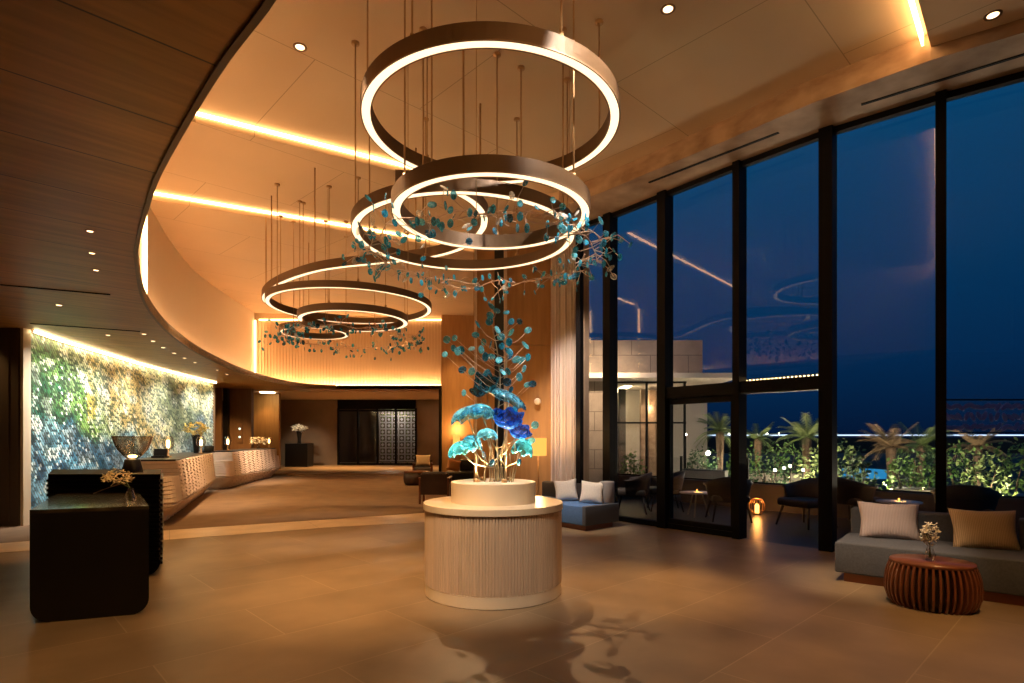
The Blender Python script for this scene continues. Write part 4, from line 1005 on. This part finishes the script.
for px, py, rz, l in ((632, 513, -1.9, 'dark rattan terrace armchair nearest the stone building'), (665, 511, -1.7, 'dark rattan terrace armchair second from the stone building'), (728, 521, 3.0, 'dark rattan armchair with its back to the sliding door'),
                      (806, 527, -1.2, 'dark rattan armchair outside the open doorway near the lantern'), (852, 524, 1.9, 'dark rattan armchair outside behind the left end of the long sofa'), (965, 538, 2.5, 'dark rattan armchair outside behind the gold pillow')):
    x, y = onfl(px, py-2); terrace_chair(l, (x, y, -.02), rz)
def cafe_table(label, px, py, first=[None]):
    x, y = onfl(px, py)
    if first[0]: dup(first[0], (x, y, -.02), 0, label)
    else:
        t = thing('terrace_table', label, 'table', (x, y, -.02)); first[0] = t
        MB().lathe([(.34, .46), (.34, .48), (.01, .48)], 32).build('table_top', M['white_fab'], t)
        for k in range(3): a = 2*pi*k/3; MB().tube([(.1*cos(a), .1*sin(a), .46), (.24*cos(a), .24*sin(a), 0)], .015, 6).build('leg', M['bldg_l'], t)
    c = thing('candle_cup', 'small lit candle cup on the terrace table '+('by the sliding door' if px < 800 else 'behind the long sofa'), 'candle', (x, y, .46))
    MB().lathe([(.03, 0), (.035, .07)], 12, cap=False).build('cup', M['amberglass'], c); MB().lathe([(.012, 0), (.012, .05)], 8).build('flame', M['lantern'], c)
    point('candle_glow', (x, y, .56), 1.5, (1, .5, .15), .02)
cafe_table('small pale terrace table seen through the sliding door', 697, 515); cafe_table('small pale terrace table behind the long sofa', 899, 528)

# stone building across the terrace
t = thing('stone_building', 'pale stone building with lit canopy seen through the left windows', 'building', (2, 18, -.02))
MB().box((2.0, 1.6, 4.1), (4.1, 3, 1.15)).build('upper_block', M['bldg'], t)
MB().box((2.3, 1.2, 3.43), (5.0, 4.6, .15)).build('canopy', M['bldg_l'], t)
MB().box((.65, .1, 1.7), (1.0, .3, 3.4)).build('stone_wall', M['bldg'], t)
MB().box((3., 4.0, 1.7), (5., .2, 3.4)).build('rear_wall', M['bldg_l'], t)
fr = MB()
for x_ in (1.25, 2.25, 3.45): fr.box((x_, 0, 1.7), (.06, .08, 3.4))
fr.box((2.35, 0, 2.05), (2.3, .06, .05)); fr.box((2.35, 0, 3.33), (2.3, .08, .06)); wf_ = fr.build('window_frame', M['black_m'], t)
MB().box((2.35, .02, 1.7), (2.2, .012, 3.3)).build('pane', M['glass'], wf_)
for k, x_ in enumerate((1.7, 2.5, 2.85, 3.2, 3.6)): MB().box((x_, 1.2+.3*k, 1.6), (.22, .22, 3.25)).build('column', M['trav'] if k else M['panel_dk'], t)
MB().box((1.95, 2.6, 3.33), (.25, 2.4, .03)).build('ceiling_light', M['cove_m'], t)
spot('canopy_wash', (4.7, 18.6, 3.2), (4.4, 19.6, .9), 60, 90, 1, (1, .72, .42)); point('building_lamp', (4.6, 19.6, 2.6), 40, (1, .72, .42), .1)
spot('block_wash', (4.2, 15.2, 4.0), (4.2, 18, 4.3), 70, 90, 1, (1, .75, .58))
spot('wall_wash', (3.0, 15.0, 3.9), (2.5, 18, 3.0), 420, 80, 1, (1, .72, .45))
fa, fb = Vector(FAC[3]), Vector(FAC[4]); fn = Vector((-(fb-fa).y, (fb-fa).x)).normalized(); fn = -fn if fn.y < 0 else fn
t = thing('string_light', 'row of tiny amber lights strung over the open doorway outside', 'light', (fa.x, fa.y, 2.46))
e1 = fn*.17; e2 = (fb-fa)+fn*.17
MB().tube([(e1.x, e1.y, 0), (e2.x, e2.y, 0)], .008, 5).build('cable', M['black_m'], t)
MB().tube([(0, 0, 0), (e1.x, e1.y, 0)], .008, 5).build('bracket', M['black_m'], t)
MB().tube([((fb-fa).x, (fb-fa).y, 0), (e2.x, e2.y, 0)], .008, 5).build('bracket', M['black_m'], t)
for k in range(22):
    s_ = (k+.5)/22; q = e1.lerp(e2, s_); MB().ell((q.x, q.y, -.018), (.014, .014, .02), None, 6, 4).build('bulb', M['bulb'], t)

# planters
for x, y, w, h, l in ((5.35, 15.9, 1.2, .95, 'pale planter wall beside the stone building'), (7.6, 16.4, 1.6, .85, 'pale planter wall beyond the sliding door'), (9.9, 13.2, 1.9, .65, 'pale planter wall with a square lamp, beyond the right windows')):
    t = thing('garden_planter', l, 'planter', (x, y, -.5), -.5)
    MB().box((0, 0, h/2+.1), (w, .6, h+.2)).build('wall_box', M['planter'], t); MB().box((0, 0, h+.16), (w-.1, .5, .12)).build('soil', M['ground'], t)
    if x > 9: MB().box((.35, -.31, h-.1), (.32, .02, .3)).build('lamp_panel', M['shade'], t)
# palms
def palm(label, x, y, ztop, n, L, seed, mt, tr_=.14, zb=-.55):
    r = random.Random(seed); t = thing('palm_tree', label, 'palm', (x, y, zb), r.random()*6); H = ztop-zb
    MB().lathe([(tr_*.9, 0), (tr_*.7, .3), (tr_*.7, H*.6), (tr_*.95, H*.92), (tr_*.4, H)], 14).build('trunk', M['trunk'], t)
    point('palm_uplight', (x-.5, y-1.1, .7), 22, (1, .85, .6), .05)
    for i in range(n):
        a = 2*pi*i/n*2.4+r.random(); up = r.uniform(.1, 1.45); b = MB(); pts = []
        for k in range(9):
            s = k/8; rad = L*s*cos(up*.6); z = H-.1+L*(sin(up)*s-.75*s*s*(1.15-up*.65)); pts.append(Vector((cos(a)*rad, sin(a)*rad, z)))
        b.tube(pts, .012, 4, .004); vs = []; fs = []
        for k in range(1, 9):
            for h_ in (0, .5):
                p = pts[k-1].lerp(pts[k], h_); d = (pts[k]-pts[k-1]).normalized(); sd = d.cross(Vector((0, 0, 1))).normalized()
                for sg in (-1, 1):
                    l = L*.30*(1-.7*abs(k/8-.45)); e_ = p+sd*sg*l*.8+d*l*.9+Vector((0, 0, -.35*l)); w_ = d*.017
                    q = len(vs); vs += [p-w_, p+w_, e_]; fs.append((q, q+1, q+2))
        b.add(vs, fs); b.build('frond', mt, t)
    return t
palm('feathery green palm behind the sliding door glass', 6.57, 18., 1.85, 22, .8, 1, M['green2'])
palm('smaller green palm left of the open doorway', 8.2, 19., 1.6, 18, .75, 2, M['green2'])
palm('tall palm with reddish fronds right of the open doorway', 7.75, 15.0, 1.65, 24, .78, 3, M['green2'], .12)
palm('drooping palm in the window behind the mauve pillow', 10.1, 15.2, 1.40, 22, .85, 4, M['palm_r'], .13)
palm('broad palm in the window left of the thin mullion', 11.9, 16.6, 1.40, 20, .9, 5, M['green2'], .12)
palm('feathery palm beyond the thin mullion at right', 12.9, 15.8, 1.40, 18, .8, 6, M['palm_r'], .12)
def shrub(label, x, y, h, w, m, seed, n=420):
    r = random.Random(seed); t = thing('garden_shrub', label, 'shrub', (x, y, -.55)); b = MB(); vs = []; fs = []
    for i in range(n):
        th = r.random()*6.283; ph = math.acos(r.uniform(-.6, 1)); k = r.uniform(.5, 1)**.5*(.8+.25*sin(3*th+seed)*sin(2*ph))
        p = Vector((w*k*sin(ph)*cos(th), w*k*sin(ph)*sin(th), h*.55+h*.5*k*cos(ph)))
        d = Vector((r.uniform(-1, 1), r.uniform(-1, 1), r.uniform(-1, 1))).normalized(); s_ = d.cross(Vector((r.uniform(-1, 1), r.uniform(-1, 1), 1))).normalized(); L = r.uniform(.07, .15)
        q = len(vs); vs += [p, p+d*L*.5+s_*L*.3, p+d*L, p+d*L*.5-s_*L*.3]; fs.append((q, q+1, q+2, q+3))
    b.add(vs, fs).build('foliage', m, t)
    s = MB()
    for k in range(4): s.tube([(0, 0, 0), (.2*w*cos(k*1.6), .2*w*sin(k*1.6), h*.5), (.5*w*cos(k*1.6), .5*w*sin(k*1.6), h*.8)], .02, 5, .008)
    s.build('stems', M['trunk'], t)
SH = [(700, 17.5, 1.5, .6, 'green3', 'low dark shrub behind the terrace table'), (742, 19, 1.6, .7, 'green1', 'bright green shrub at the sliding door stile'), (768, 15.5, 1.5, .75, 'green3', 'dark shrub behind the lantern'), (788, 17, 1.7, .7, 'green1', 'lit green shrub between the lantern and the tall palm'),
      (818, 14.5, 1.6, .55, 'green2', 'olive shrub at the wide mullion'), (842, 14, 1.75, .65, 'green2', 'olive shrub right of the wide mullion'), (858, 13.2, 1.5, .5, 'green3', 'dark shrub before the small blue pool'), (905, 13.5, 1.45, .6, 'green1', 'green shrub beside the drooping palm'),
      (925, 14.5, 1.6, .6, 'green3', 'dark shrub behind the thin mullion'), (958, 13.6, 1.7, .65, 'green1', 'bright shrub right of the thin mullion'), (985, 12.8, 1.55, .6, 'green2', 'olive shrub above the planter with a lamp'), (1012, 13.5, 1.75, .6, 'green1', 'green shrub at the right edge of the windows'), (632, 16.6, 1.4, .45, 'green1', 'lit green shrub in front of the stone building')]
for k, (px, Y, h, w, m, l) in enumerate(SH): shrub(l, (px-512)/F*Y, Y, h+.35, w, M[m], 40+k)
# garden globe lamps and hidden uplights
GL = [(701, 434, 22), (729, 434, 23), (737, 434, 24), (757, 433.5, 24), (767, 434, 22), (779, 434, 23), (686, 434.5, 20), (708, 453, 18), (803, 470, 14.), (806, 455, 15), (784, 468, 14.2), (790, 466, 14), (775, 470, 14)]
for k, (px, py, Y) in enumerate(GL):
    x = (px-512)/F*Y; z = EYE+(HZ-py)/F*Y; rr_ = .034 if k != 7 else .075
    t = thing('garden_lamp', 'tiny white globe lamp on a thin post among the garden palms', 'lamp', (x, y*0+Y, z), 0, 'white globe lamps in the garden')
    MB().ell((0, 0, 0), (rr_, rr_, rr_)).build('globe', M['white_l'], t); MB().tube([(0, 0, -rr_), (0, 0, -(z+.55))], .012, 5).build('post', M['black_m'], t)
for px, Y, z, p in ((716, 16.8, .2, 60), (752, 17.5, .2, 60), (790, 14.6, .2, 60), (812, 13.6, .1, 60), (850, 13.0, .1, 50), (885, 13.6, .2, 70), (915, 13.6, .3, 70), (960, 12.6, .3, 55), (1005, 12.4, .3, 55), (700, 16.2, .6, 40)):
    point('garden_uplight', ((px-512)/F*Y, Y, z), p*.8, (1, .82, .55), .05)
tag(MB().box((62, 75, 1.92), (75, .3, .16)).build('pier_railing', M['ledline']), 'long thin line of white light on the far shore behind the palms', 'light')
struct(MB().box((60, 80, .3), (110, 3, 2.6)).build('wall_shore', M['ground']))
tag(MB().box((18.6, 30, -.35), (1.6, 1.5, .5)).build('swimming_pool', M['pool']), 'small glowing blue pool far out in the garden', 'pool')
# mauve leaf shapes added outside, standing in for a reflection in the glass
t = thing('leaf_reflection', 'dusky leaf pattern standing in for a reflection in the rightmost window', 'screen', (9.3, 11.2, 0), 0)
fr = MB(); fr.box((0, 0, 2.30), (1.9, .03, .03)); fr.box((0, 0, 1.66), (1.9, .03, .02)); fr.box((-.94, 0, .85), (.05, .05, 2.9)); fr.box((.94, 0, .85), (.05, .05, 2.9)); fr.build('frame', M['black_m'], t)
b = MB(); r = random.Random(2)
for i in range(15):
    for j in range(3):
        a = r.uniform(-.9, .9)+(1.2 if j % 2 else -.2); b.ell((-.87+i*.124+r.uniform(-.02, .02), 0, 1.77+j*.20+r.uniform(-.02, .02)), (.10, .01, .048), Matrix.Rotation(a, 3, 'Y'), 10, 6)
b.build('reflected_leaves', mat('mauve_reflection', (.30, .24, .42), .6), t)
